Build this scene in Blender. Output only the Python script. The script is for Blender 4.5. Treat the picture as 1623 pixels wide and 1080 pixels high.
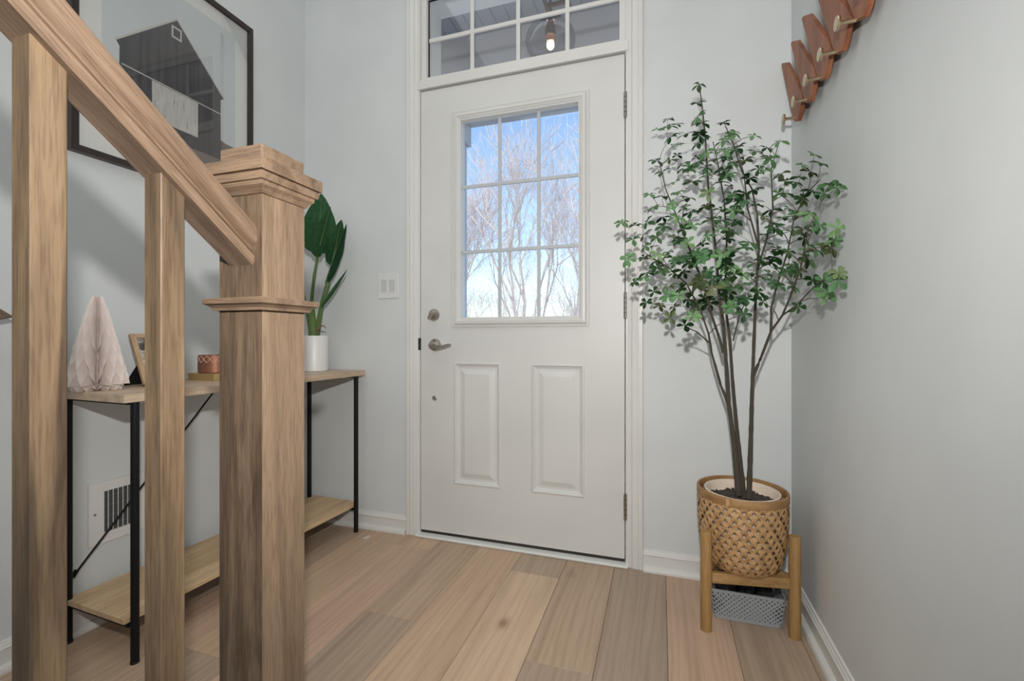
import bpy, bmesh, math, random
from mathutils import Vector, Matrix
R = math.radians
PI = math.pi
for o in list(bpy.data.objects):
    bpy.data.objects.remove(o, do_unlink=True)
scene = bpy.context.scene
COL = scene.collection

# ------------------------------------------------------------------ camera, sky, sun, lights, exposure
cam_data = bpy.data.cameras.new('camera')
cam = bpy.data.objects.new('camera', cam_data)
COL.objects.link(cam)
cam.location = (0, -1.874, 0.913)
cam.rotation_euler = (PI/2, 0, R(18.1))
cam_data.sensor_width = 36
cam_data.lens = 16
cam_data.shift_y = -0.0026
cam_data.clip_start = 0.02
cam_data.clip_end = 300
scene.camera = cam

world = bpy.data.worlds.new('winter_sky')
scene.world = world
world.use_nodes = True
wn = world.node_tree.nodes; wl = world.node_tree.links
for n in list(wn): wn.remove(n)
w_out = wn.new('ShaderNodeOutputWorld'); w_bg = wn.new('ShaderNodeBackground')
w_sky = wn.new('ShaderNodeTexSky')
w_sky.sky_type = 'NISHITA'
w_sky.sun_disc = False
w_sky.sun_elevation = R(32)
w_sky.sun_rotation = R(200)
w_sky.air_density = 1.0
w_sky.dust_density = 1.2
w_bg.inputs['Strength'].default_value = 0.29
wl.new(w_sky.outputs[0], w_bg.inputs['Color']); wl.new(w_bg.outputs[0], w_out.inputs['Surface'])

def light(name, kind, loc, energy, color, rot=(0, 0, 0), **kw):
    d = bpy.data.lights.new(name, kind)
    d.energy = energy; d.color = color
    for k, v in kw.items(): setattr(d, k, v)
    o = bpy.data.objects.new(name, d)
    COL.objects.link(o)
    o.location = loc; o.rotation_euler = rot
    return o
light('winter_sun', 'SUN', (6, -10, 8), 2.4, (1, .95, .88), (R(55), 0, R(28)), angle=R(.6))
# camera flash just above the lens, and two added soft fill lights for the foyer
light('camera_flash', 'SPOT', (0, -1.890, 1.20), 76, (1, .965, .925), (R(88), 0, R(20)), spot_size=R(146), spot_blend=1.0, shadow_soft_size=.018)
light('foyer_overhead_fill', 'AREA', (-.55, -1.9, 3.45), 19, (1.0, .985, .96), (0, 0, 0), shape='RECTANGLE', size=2.0, size_y=2.6)  # added overhead ambient fill, no fixture behind it
light('hall_rear_fill', 'AREA', (-.4, -4.6, 1.7), 17, (.97, .98, 1.0), (R(90), 0, 0), shape='RECTANGLE', size=2.6, size_y=2.4)  # added fill from behind the camera; the back wall has no window

scene.view_settings.view_transform = 'Standard'
scene.view_settings.look = 'None'
scene.view_settings.exposure = 0.0
scene.view_settings.gamma = 1.0
scene.view_settings.use_curve_mapping = False

# ------------------------------------------------------------------ materials
def srgb(r, g, b):
    f = lambda v: (v/255/12.92) if v/255 <= .04045 else ((v/255+.055)/1.055)**2.4
    return (f(r), f(g), f(b), 1)

class MT:
    def __init__(self, name):
        self.m = bpy.data.materials.new(name); self.m.use_nodes = True
        self.n = self.m.node_tree.nodes; self.l = self.m.node_tree.links
        self.b = self.n['Principled BSDF']
    def new(self, t, **kw):
        x = self.n.new(t)
        for k, v in kw.items(): setattr(x, k, v)
        return x
    def link(self, a, b): self.l.new(a, b)
    def coords(self, scale, seed=False, rot=(0, 0, 0)):
        tc = self.new('ShaderNodeTexCoord'); mp = self.new('ShaderNodeMapping')
        mp.inputs['Scale'].default_value = scale
        pre = self.new('ShaderNodeMapping'); pre.inputs['Rotation'].default_value = rot
        self.link(tc.outputs['Object'], pre.inputs[0])
        if seed:
            oi = self.new('ShaderNodeObjectInfo'); ml = self.new('ShaderNodeMath', operation='MULTIPLY')
            ml.inputs[1].default_value = 37.0
            self.link(oi.outputs['Random'], ml.inputs[0])
            ad = self.new('ShaderNodeVectorMath', operation='ADD')
            self.link(pre.outputs[0], mp.inputs[0])
            self.link(mp.outputs[0], ad.inputs[0]); self.link(ml.outputs[0], ad.inputs[1])
            return ad.outputs[0]
        self.link(pre.outputs[0], mp.inputs[0])
        return mp.outputs[0]
    def noise(self, vec, scale, detail=3, rough=.5, dist=0):
        x = self.new('ShaderNodeTexNoise')
        x.inputs['Scale'].default_value = scale; x.inputs['Detail'].default_value = detail
        x.inputs['Roughness'].default_value = rough; x.inputs['Distortion'].default_value = dist
        self.link(vec, x.inputs['Vector']); return x.outputs[0]
    def ramp(self, fac, stops):
        x = self.new('ShaderNodeValToRGB'); e = x.color_ramp.elements
        while len(e) > 1: e.remove(e[-1])
        e[0].position = stops[0][0]; e[0].color = stops[0][1]
        for p, c in stops[1:]:
            k = e.new(p); k.color = c
        self.link(fac, x.inputs[0]); return x.outputs[0]
    def mix(self, a, b, fac, mode='MIX'):
        x = self.new('ShaderNodeMix', data_type='RGBA', blend_type=mode)
        for s, v in ((6, a), (7, b), (0, fac)):
            if isinstance(v, (tuple, float, int)): x.inputs[s].default_value = v
            else: self.link(v, x.inputs[s])
        return x.outputs[2]
    def bump(self, h, strength, dist):
        x = self.new('ShaderNodeBump'); x.inputs['Strength'].default_value = strength
        x.inputs['Distance'].default_value = dist
        self.link(h, x.inputs['Height']); self.link(x.outputs[0], self.b.inputs['Normal'])

def paint(name, col, rough=.5, bump=.0, bscale=300, spec=.5, metal=0):
    t = MT(name)
    t.b.inputs['Roughness'].default_value = rough; t.b.inputs['Metallic'].default_value = metal
    t.b.inputs['Specular IOR Level'].default_value = spec
    v = t.coords((1, 1, 1))
    n = t.noise(v, 3.0, 3)
    d = tuple(c*.94 for c in col[:3]) + (1,)
    t.link(t.ramp(n, [(.35, d), (.65, col)]), t.b.inputs['Base Color'])
    if bump:
        t.bump(t.noise(v, bscale, 2), bump, .001)
    return t.m

def wood(name, dark, mid, lite, axis='Z', rough=.5, grain=1.0, size=1.0, streak=None, rot=(0, 0, 0), flame=0):
    """oak: long streaks, cathedral bands and fine pores along one axis"""
    t = MT(name)
    t.b.inputs['Roughness'].default_value = rough
    k = {'X': (.055, 1, 1), 'Y': (1, .055, 1), 'Z': (1, 1, .055)}[axis]
    v = t.coords(tuple(a*size for a in k), True, rot)
    n1 = t.noise(v, 30, 5, .6, .4)
    base = t.ramp(n1, [(.26, dark), (.50, mid), (.74, lite)])
    wv = t.new('ShaderNodeTexWave', wave_type='BANDS', bands_direction='DIAGONAL', wave_profile='SIN')
    wv.inputs['Scale'].default_value = 9; wv.inputs['Distortion'].default_value = 9
    wv.inputs['Detail'].default_value = 3; wv.inputs['Detail Scale'].default_value = 1.2
    t.link(v, wv.inputs['Vector'])
    g = t.ramp(wv.outputs['Fac'], [(.0, (1, 1, 1, 1)), (.5, (.96, .95, .94, 1)), (1, (.72, .69, .67, 1))])
    base = t.mix(base, g, .75*grain, 'MULTIPLY')
    if flame:
        kf = {'X': (.10, 1, 1), 'Y': (1, .10, 1), 'Z': (1, 1, .10)}[axis]
        nf = t.noise(t.coords(kf, True, rot), 26, 3, .6, 1.6)
        base = t.mix(base, t.ramp(nf, [(.36, (.50, .47, .44, 1)), (.47, (.78, .76, .74, 1)), (.56, (1.04, 1.03, 1.0, 1))]), flame, 'MULTIPLY')
    k2 = {'X': (.05, 1, 1), 'Y': (1, .05, 1), 'Z': (1, 1, .05)}[axis]
    v2 = t.coords(k2, True, rot)
    n2 = t.noise(v2, 420, 2, .6)
    p = t.ramp(n2, [(.38, (.50, .46, .44, 1)), (.53, (1, 1, 1, 1))])
    base = t.mix(base, p, .62*grain, 'MULTIPLY')
    if streak:
        n3 = t.noise(t.coords(tuple(a*1.0 for a in k), seed=True), 9, 2, .5, 1.2)
        f = t.ramp(n3, [(.50, (0, 0, 0, 1)), (.56, (1, 1, 1, 1))])
        base = t.mix(base, t.mix(base, streak, 1.0, 'MULTIPLY'), f)
    t.link(base, t.b.inputs['Base Color'])
    t.bump(n2, .25, .0006)
    return t.m

def floor_wood():
    t = MT('floor_oak')
    oi = t.new('ShaderNodeObjectInfo')
    v = t.coords((1, .06, 1), seed=True)
    n1 = t.noise(v, 14, 4, .55, .5)
    tone = t.ramp(n1, [(.28, (.80, .77, .74, 1)), (.5, (.97, .96, .95, 1)), (.72, (1.07, 1.06, 1.04, 1))])
    base = t.mix(oi.outputs['Color'], tone, 1.0, 'MULTIPLY')
    wv = t.new('ShaderNodeTexWave', wave_type='BANDS', bands_direction='X', wave_profile='SIN')
    wv.inputs['Scale'].default_value = 11; wv.inputs['Distortion'].default_value = 14
    wv.inputs['Detail'].default_value = 3; wv.inputs['Detail Scale'].default_value = .9
    t.link(v, wv.inputs['Vector'])
    base = t.mix(base, t.ramp(wv.outputs['Fac'], [(0, (1, 1, 1, 1)), (.6, (.97, .96, .95, 1)), (1, (.86, .84, .82, 1))]), .7, 'MULTIPLY')
    n2 = t.noise(t.coords((1, .03, 1), seed=True), 300, 2, .6)
    base = t.mix(base, t.ramp(n2, [(.36, (.80, .78, .76, 1)), (.52, (1, 1, 1, 1))]), .45, 'MULTIPLY')
    # knots
    vo = t.new('ShaderNodeTexVoronoi'); vo.inputs['Scale'].default_value = 3.2
    t.link(t.coords((1.1, .62, 1), seed=True), vo.inputs['Vector'])
    base = t.mix(base, t.ramp(vo.outputs['Distance'], [(.02, (.42, .36, .32, 1)), (.06, (.82, .79, .76, 1)), (.10, (1, 1, 1, 1))]), .8, 'MULTIPLY')
    t.link(base, t.b.inputs['Base Color'])
    t.b.inputs['Roughness'].default_value = .42
    t.b.inputs['Specular IOR Level'].default_value = .35
    t.bump(n2, .12, .0005)
    return t.m

def clear_glass(name, tint=(1, 1, 1, 1), gloss=.08, rough=0.0):
    t = MT(name)
    t.n.remove(t.b)
    out = t.n['Material Output']
    tr = t.new('ShaderNodeBsdfTransparent'); tr.inputs[0].default_value = tint
    gl = t.new('ShaderNodeBsdfGlossy'); gl.inputs['Roughness'].default_value = rough
    fr = t.new('ShaderNodeLayerWeight'); fr.inputs['Blend'].default_value = .25
    mu = t.new('ShaderNodeMath', operation='MULTIPLY_ADD'); mu.inputs[1].default_value = .6; mu.inputs[2].default_value = gloss
    t.link(fr.outputs['Fresnel'], mu.inputs[0])
    mx = t.new('ShaderNodeMixShader')
    t.link(mu.outputs[0], mx.inputs[0]); t.link(tr.outputs[0], mx.inputs[1]); t.link(gl.outputs[0], mx.inputs[2])
    t.link(mx.outputs[0], out.inputs['Surface'])
    return t.m

def emitter(name, col, strength):
    t = MT(name)
    t.b.inputs['Base Color'].default_value = col
    t.b.inputs['Emission Color'].default_value = col
    t.b.inputs['Emission Strength'].default_value = strength
    return t.m

M = {}
M['wall'] = paint('wall_paint_pale_grey', (.665, .695, .70, 1), .72, .12, 420, .25)
M['ceiling'] = paint('ceiling_white', (.80, .81, .80, 1), .8)
M['trim'] = paint('trim_white', (.72, .72, .70, 1), .38, .05, 60)
M['doorpaint'] = paint('door_white', (.68, .685, .67, 1), .42, .08, 90)
M['muntin'] = paint('muntin_white_shaded', (.52, .555, .585, 1), .45)  # white bars of the door window, their backlit shade put into the colour
M['floor'] = floor_wood()
M['subfloor'] = paint('floor_joint_dark', (.10, .075, .055, 1), .8)
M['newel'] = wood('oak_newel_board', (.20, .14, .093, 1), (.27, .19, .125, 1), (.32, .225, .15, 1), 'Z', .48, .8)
M['newel_grain_shade'] = wood('oak_newel_grain_and_shade', (.125, .087, .058, 1), (.175, .123, .081, 1), (.215, .152, .10, 1), 'Z', .5, .9, flame=.75)  # stronger grain, with the shade of these faces mixed into the colour
M['newel_x'] = wood('oak_cap_x', (.17, .117, .079, 1), (.235, .163, .108, 1), (.28, .196, .131, 1), 'X', .48, .9, flame=.4)
M['baluster'] = wood('oak_baluster', (.17, .118, .072, 1), (.245, .17, .102, 1), (.30, .208, .126, 1), 'Z', .5, .8, .8, (.50, .50, .52, 1), flame=.6)
M['rail'] = wood('oak_rail', (.18, .122, .082, 1), (.245, .168, .115, 1), (.30, .21, .146, 1), 'Y', .42, .9, rot=(R(37.5), 0, 0), flame=.5)
M['table'] = wood('table_oak_laminate', (.46, .34, .235, 1), (.60, .46, .33, 1), (.68, .54, .40, 1), 'Y', .5, .55)
M['shelf'] = wood('shelf_oak_laminate', (.52, .36, .20, 1), (.66, .475, .28, 1), (.74, .55, .345, 1), 'Y', .5, .55)
M['black'] = paint('black_metal', (.007, .007, .008, 1), .55, spec=.25)
M['blackplastic'] = paint('black_plastic', (.008, .008, .009, 1), .6)
M['nickel'] = paint('satin_nickel', (.60, .56, .51, 1), .30, metal=1)
M['hinge'] = paint('hinge_nickel', (.36, .34, .31, 1), .35, metal=1)
M['brass'] = paint('brushed_brass', (.62, .53, .36, 1), .32, metal=1)
M['walnut'] = wood('coat_rack_wood', (.20, .065, .03, 1), (.31, .11, .05, 1), (.40, .155, .075, 1), 'Z', .5, .6)
M['frame'] = wood('dark_frame_wood', (.018, .012, .010, 1), (.03, .020, .016, 1), (.045, .03, .024, 1), 'Z', .4, .5)
M['mat'] = paint('mat_board', (.76, .765, .74, 1), .8)
M['smallframe'] = wood('small_frame_wood', (.38, .25, .14, 1), (.48, .33, .2, 1), (.55, .39, .25, 1), 'Z', .5, .5)
M['paper'] = paint('blush_paper', (.92, .80, .76, 1), .85)
M['copper'] = paint('copper_tin', (.30, .13, .08, 1), .42, metal=.45)
M['copperlite'] = paint('copper_pattern', (.85, .60, .48, 1), .4, metal=.3)
M['gold'] = paint('gold_tray', (.58, .42, .19, 1), .38, metal=.6)
M['ceramic'] = paint('white_ceramic', (.78, .78, .76, 1), .35)
M['cream'] = paint('cream_pot', (.78, .66, .54, 1), .45)
M['soil'] = paint('soil', (.055, .043, .035, 1), .95, .6, 150)
M['bark'] = paint('bark', (.058, .048, .034, 1), .8, .5, 220)
M['twig'] = paint('twig', (.085, .05, .035, 1), .8)
M['basket'] = wood('bamboo_strip', (.36, .20, .08, 1), (.50, .30, .135, 1), (.60, .39, .19, 1), 'Z', .5, .4)
M['hoop'] = wood('bamboo_hoop', (.24, .125, .045, 1), (.34, .19, .075, 1), (.42, .25, .11, 1), 'X', .5, .5)
M['stand'] = wood('bamboo_stand', (.27, .15, .045, 1), (.39, .23, .08, 1), (.48, .30, .12, 1), 'Z', .5, .7)
M['greyplastic'] = paint('grey_plastic', (.33, .36, .385, 1), .5)
M['darkcloth'] = paint('dark_cloth', (.016, .017, .022, 1), .9, .6, 120)
M['darkcloth2'] = paint('charcoal_cloth', (.05, .052, .06, 1), .9, .6, 120)
M['vent'] = paint('vent_white', (.74, .74, .73, 1), .45)
M['ventdark'] = paint('duct_dark', (.085, .09, .092, 1), .8)
M['damper'] = paint('damper_grey', (.20, .20, .20, 1), .6)
M['glass'] = clear_glass('window_glass', (.96, .98, 1, 1), .02)
M['globe'] = clear_glass('smoked_globe_glass', (.80, .80, .80, 1), .05)
M['picglass'] = clear_glass('picture_glass', (1, 1, 1, 1), .01)
M['bronze'] = paint('bronze_metal', (.14, .07, .05, 1), .45, metal=.3)
M['bulb'] = emitter('warm_bulb', (1, .62, .30, 1), 9.0)
M['porch'] = paint('porch_white', (.57, .585, .63, 1), .6)
M['siding'] = paint('porch_beam_white', (.57, .585, .62, 1), .6)
M['carpet'] = paint('stair_carpet', (.52, .52, .51, 1), .95, .6, 500)
M['ground'] = paint('winter_grass', (.62, .58, .50, 1), .95)
M['hill'] = paint('far_woods', (.40, .34, .33, 1), .95)
M['treebark'] = paint('pale_tree_bark', (.50, .46, .44, 1), .9)
M['treetwig'] = paint('pale_twig', (.58, .54, .55, 1), .9)
M['sill'] = paint('sill_white', (.76, .78, .76, 1), .35)
M['sweep'] = paint('door_sweep', (.035, .027, .022, 1), .7)
M['sticker'] = paint('white_sticker', (.68, .66, .63, 1), .6)
M['print_sky'] = paint('print_sky', (.60, .645, .655, 1), .7)
M['print_barn'] = paint('print_barn', (.062, .06, .064, 1), .7)
M['print_shed'] = paint('print_shed', (.045, .045, .05, 1), .7)
M['print_white'] = paint('print_white', (.55, .54, .51, 1), .7)
M['print_grass'] = paint('print_grass', (.20, .16, .14, 1), .8)
M['switch'] = paint('switch_white', (.72, .73, .72, 1), .3)
M['rocker'] = paint('rocker_white', (.58, .60, .60, 1), .3)

def add_translucent(t, fac, col):
    out = t.n['Material Output']
    tr = t.new('ShaderNodeBsdfTranslucent'); mx = t.new('ShaderNodeMixShader'); mx.inputs[0].default_value = fac
    if isinstance(col, tuple): tr.inputs[0].default_value = col
    else: t.link(col, tr.inputs[0])
    t.link(t.b.outputs[0], mx.inputs[1]); t.link(tr.outputs[0], mx.inputs[2]); t.link(mx.outputs[0], out.inputs['Surface'])
_p = MT('honeycomb_paper'); _p.b.inputs['Base Color'].default_value = (.90, .82, .78, 1); _p.b.inputs['Roughness'].default_value = .9
add_translucent(_p, .24, (.98, .92, .89, 1)); M['paper'] = _p.m

def leaf_mat(name, stops, rough=.45):
    t = MT(name)
    oi = t.new('ShaderNodeObjectInfo')
    base = t.ramp(oi.outputs['Random'], stops)
    n = t.noise(t.coords((1, 1, 1)), 60, 2)
    base = t.mix(base, t.ramp(n, [(.3, (.8, .8, .8, 1)), (.7, (1.1, 1.1, 1.1, 1))]), 1.0, 'MULTIPLY')
    t.link(base, t.b.inputs['Base Color'])
    add_translucent(t, .25, base)
    t.b.inputs['Roughness'].default_value = rough
    t.b.inputs['Specular IOR Level'].default_value = .35
    return t.m
M['leaf'] = leaf_mat('tree_leaf', [(0, (.065, .165, .07, 1)), (.35, (.105, .25, .10, 1)), (.7, (.16, .325, .135, 1)), (.88, (.23, .40, .175, 1)), (1, (.22, .25, .115, 1))])
M['bigleaf'] = leaf_mat('banana_leaf', [(0, (.035, .12, .052, 1)), (1, (.07, .20, .09, 1))], .35)
M['bigstem'] = paint('green_stem', (.10, .17, .045, 1), .5)
M['dryleaf'] = paint('dry_leaf', (.24, .13, .09, 1), .8)

# ------------------------------------------------------------------ mesh helpers
class MB:
    def __init__(self): self.bm = bmesh.new()
    def box(self, x0, x1, y0, y1, z0, z1, bev=0, seg=2):
        g = bmesh.ops.create_cube(self.bm, size=1)
        for v in g['verts']:
            v.co = Vector(((x0+x1)/2+v.co.x*(x1-x0), (y0+y1)/2+v.co.y*(y1-y0), (z0+z1)/2+v.co.z*(z1-z0)))
        if bev:
            es = list({e for v in g['verts'] for e in v.link_edges})
            bmesh.ops.bevel(self.bm, geom=es, offset=bev, segments=seg, affect='EDGES', profile=.5)
        return self
    def ring(self, c, ax, r, n, ph=0, up=None):
        ax = Vector(ax).normalized()
        u = Vector(up) if up else (Vector((0, 0, 1)) if abs(ax.z) < .9 else Vector((1, 0, 0)))
        a = ax.cross(u).normalized(); b = ax.cross(a).normalized()
        return [self.bm.verts.new(Vector(c)+a*math.cos(ph+2*PI*i/n)*r+b*math.sin(ph+2*PI*i/n)*r) for i in range(n)]
    def skin(self, rings, cap=True, closed=False):
        n = len(rings[0])
        for a, b in zip(rings, rings[1:]):
            for i in range(n):
                try: self.bm.faces.new((a[i], a[(i+1) % n], b[(i+1) % n], b[i]))
                except ValueError: pass
        if cap:
            self.bm.faces.new(rings[0][::-1]); self.bm.faces.new(rings[-1])
    def tube(self, pts, r, n=8, cap=True):
        pts = [Vector(p) for p in pts]
        rs = r if isinstance(r, (list, tuple)) else [r]*len(pts)
        rings = []
        for i, p in enumerate(pts):
            d = (pts[min(i+1, len(pts)-1)]-pts[max(i-1, 0)])
            rings.append(self.ring(p, d, rs[i], n))
        self.skin(rings, cap); return self
    def lathe(self, prof, c, n=32, cap=False):
        rings = [[self.bm.verts.new((c[0]+r*math.cos(2*PI*i/n), c[1]+r*math.sin(2*PI*i/n), c[2]+z)) for i in range(n)] for r, z in prof]
        self.skin(rings, cap); return self
    def lathe_axis(self, prof, c, ax, n=24, cap=True):
        ax = Vector(ax).normalized()
        rings = [self.ring(Vector(c)+ax*h, ax, r, n) for r, h in prof]
        self.skin(rings, cap); return self
    def loft(self, rings, cap=True):
        rs = [[self.bm.verts.new(Vector(p)) for p in q] for q in rings]
        self.skin(rs, cap); return self
    def prism(self, poly, off):
        """poly: list of 3-D points, extruded by vector off"""
        a = [self.bm.verts.new(Vector(p)) for p in poly]
        b = [self.bm.verts.new(Vector(p)+Vector(off)) for p in poly]
        self.skin([a, b], True); return self
    def sphere(self, c, r, s=(1, 1, 1), seg=16):
        g = bmesh.ops.create_uvsphere(self.bm, u_segments=seg, v_segments=max(6, seg//2), radius=r)
        for v in g['verts']: v.co = Vector((v.co.x*s[0]+c[0], v.co.y*s[1]+c[1], v.co.z*s[2]+c[2]))
        return self
    def quad(self, a, b, c, d):
        self.bm.faces.new([self.bm.verts.new(Vector(p)) for p in (a, b, c, d)]); return self
    def build(self, name, mat, parent=None, smooth=False, local=False, label=None):
        bm = self.bm
        if parent is not None and not local:
            off = root_loc(parent)
            for v in bm.verts: v.co -= off
        bmesh.ops.recalc_face_normals(bm, faces=bm.faces)
        me = bpy.data.meshes.new(name)
        bm.to_mesh(me); bm.free()
        me.materials.append(mat)
        if smooth:
            me.polygons.foreach_set('use_smooth', [True]*len(me.polygons))
            try: me.set_sharp_from_angle(angle=R(28))
            except Exception: pass
        o = bpy.data.objects.new(name, me)
        COL.objects.link(o)
        if parent is not None: o.parent = parent
        if label: o['label'] = label
        return o

def root_loc(o):
    v = Vector((0, 0, 0))
    while o is not None:
        v += o.location; o = o.parent
    return v
def thing(name, label, cat, loc=(0, 0, 0), group=None, rotz=0):
    o = bpy.data.objects.new(name, None); COL.objects.link(o)
    o.empty_display_size = .05
    o.location = loc; o.rotation_euler = (0, 0, rotz); o['label'] = label; o['category'] = cat
    if group: o['group'] = group
    return o
def tag(o, label, cat, group=None):
    o['label'] = label; o['category'] = cat
    if group: o['group'] = group
    return o
def struct(o, label=None, cat=None):
    o['kind'] = 'structure'
    if label: o['label'] = label
    if cat: o['category'] = cat
    return o
def nested(mb, x0, x1, z0, z1, steps, capy=None):
    """rectangular moulding: steps = [(inset, y)] from outside in, facing -y"""
    rings = [[(x0+i, y, z0+i), (x1-i, y, z0+i), (x1-i, y, z1-i), (x0+i, y, z1-i)] for i, y in steps]
    rs = [[mb.bm.verts.new(Vector(p)) for p in q] for q in rings]
    for a, b in zip(rs, rs[1:]):
        for k in range(4): mb.bm.faces.new((a[k], a[(k+1) % 4], b[(k+1) % 4], b[k]))
    if capy: mb.bm.faces.new(rs[-1])
# leaf rosette tree: trunk and branch polylines, leaf cluster centres (metres)
BR=[([(0.239,-0.255,0.407),(0.225,-0.25,0.577),(0.21,-0.25,0.699),(0.204,-0.255,0.802),(0.194,-0.26,0.945),(0.181,-0.26,1.048),(0.171,-0.26,1.192),(0.155,-0.27,1.334),(0.145,-0.28,1.414),(0.137,-0.285,1.556),(0.127,-0.29,1.657),(0.119,-0.29,1.723)],0.01,0.0016),
([(0.26,-0.225,0.389),(0.238,-0.22,0.614),(0.225,-0.22,0.779),(0.218,-0.22,0.904),(0.209,-0.21,0.988),(0.207,-0.2,1.116),(0.214,-0.17,1.248),(0.208,-0.16,1.381),(0.189,-0.15,1.517),(0.173,-0.15,1.596)],0.0085,0.0015),
([(0.269,-0.25,0.398),(0.275,-0.245,0.58),(0.279,-0.245,0.742),(0.285,-0.24,0.904),(0.292,-0.23,1.047),(0.296,-0.23,1.129),(0.3,-0.24,1.208),(0.294,-0.24,1.31),(0.278,-0.25,1.389),(0.247,-0.25,1.454),(0.223,-0.26,1.534),(0.198,-0.27,1.594)],0.0095,0.0016),
([(0.21,-0.25,0.695),(0.189,-0.22,0.757),(0.159,-0.25,0.863),(0.148,-0.27,0.925),(0.121,-0.29,1.006),(0.079,-0.3,1.088),(0.025,-0.31,1.14),(-0.054,-0.3,1.198)],0.0055,0.0014),
([(0.154,-0.26,0.894),(0.107,-0.34,0.932),(0.074,-0.39,0.945)],0.003,0.0014),
([(0.194,-0.257,0.863),(0.178,-0.25,0.925),(0.156,-0.28,0.986),(0.129,-0.31,1.085),(0.092,-0.3,1.189),(0.055,-0.28,1.299),(0.016,-0.25,1.416),(-0.005,-0.24,1.518)],0.0055,0.0014),
([(0.281,-0.245,0.789),(0.305,-0.23,0.843),(0.328,-0.27,0.934),(0.35,-0.31,0.981),(0.363,-0.36,1.043),(0.372,-0.42,1.116),(0.37,-0.46,1.161),(0.374,-0.48,1.208)],0.006,0.0016),
([(0.35,-0.31,0.981),(0.369,-0.38,1.005),(0.391,-0.46,1.05),(0.404,-0.58,1.075)],0.0028,0.0012),
([(0.328,-0.27,0.934),(0.33,-0.26,1.004),(0.345,-0.27,1.082),(0.366,-0.3,1.173),(0.375,-0.33,1.261),(0.395,-0.36,1.325),(0.403,-0.47,1.334)],0.0045,0.0012),
([(0.296,-0.23,1.129),(0.329,-0.2,1.235),(0.352,-0.18,1.341),(0.348,-0.17,1.47),(0.372,-0.17,1.561)],0.004,0.0012),
([(0.3,-0.24,1.198),(0.26,-0.28,1.322),(0.248,-0.3,1.416),(0.23,-0.3,1.497)],0.004,0.0012),
([(0.227,-0.22,0.904),(0.252,-0.18,0.989),(0.282,-0.15,1.055)],0.0028,0.0013)]
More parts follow.
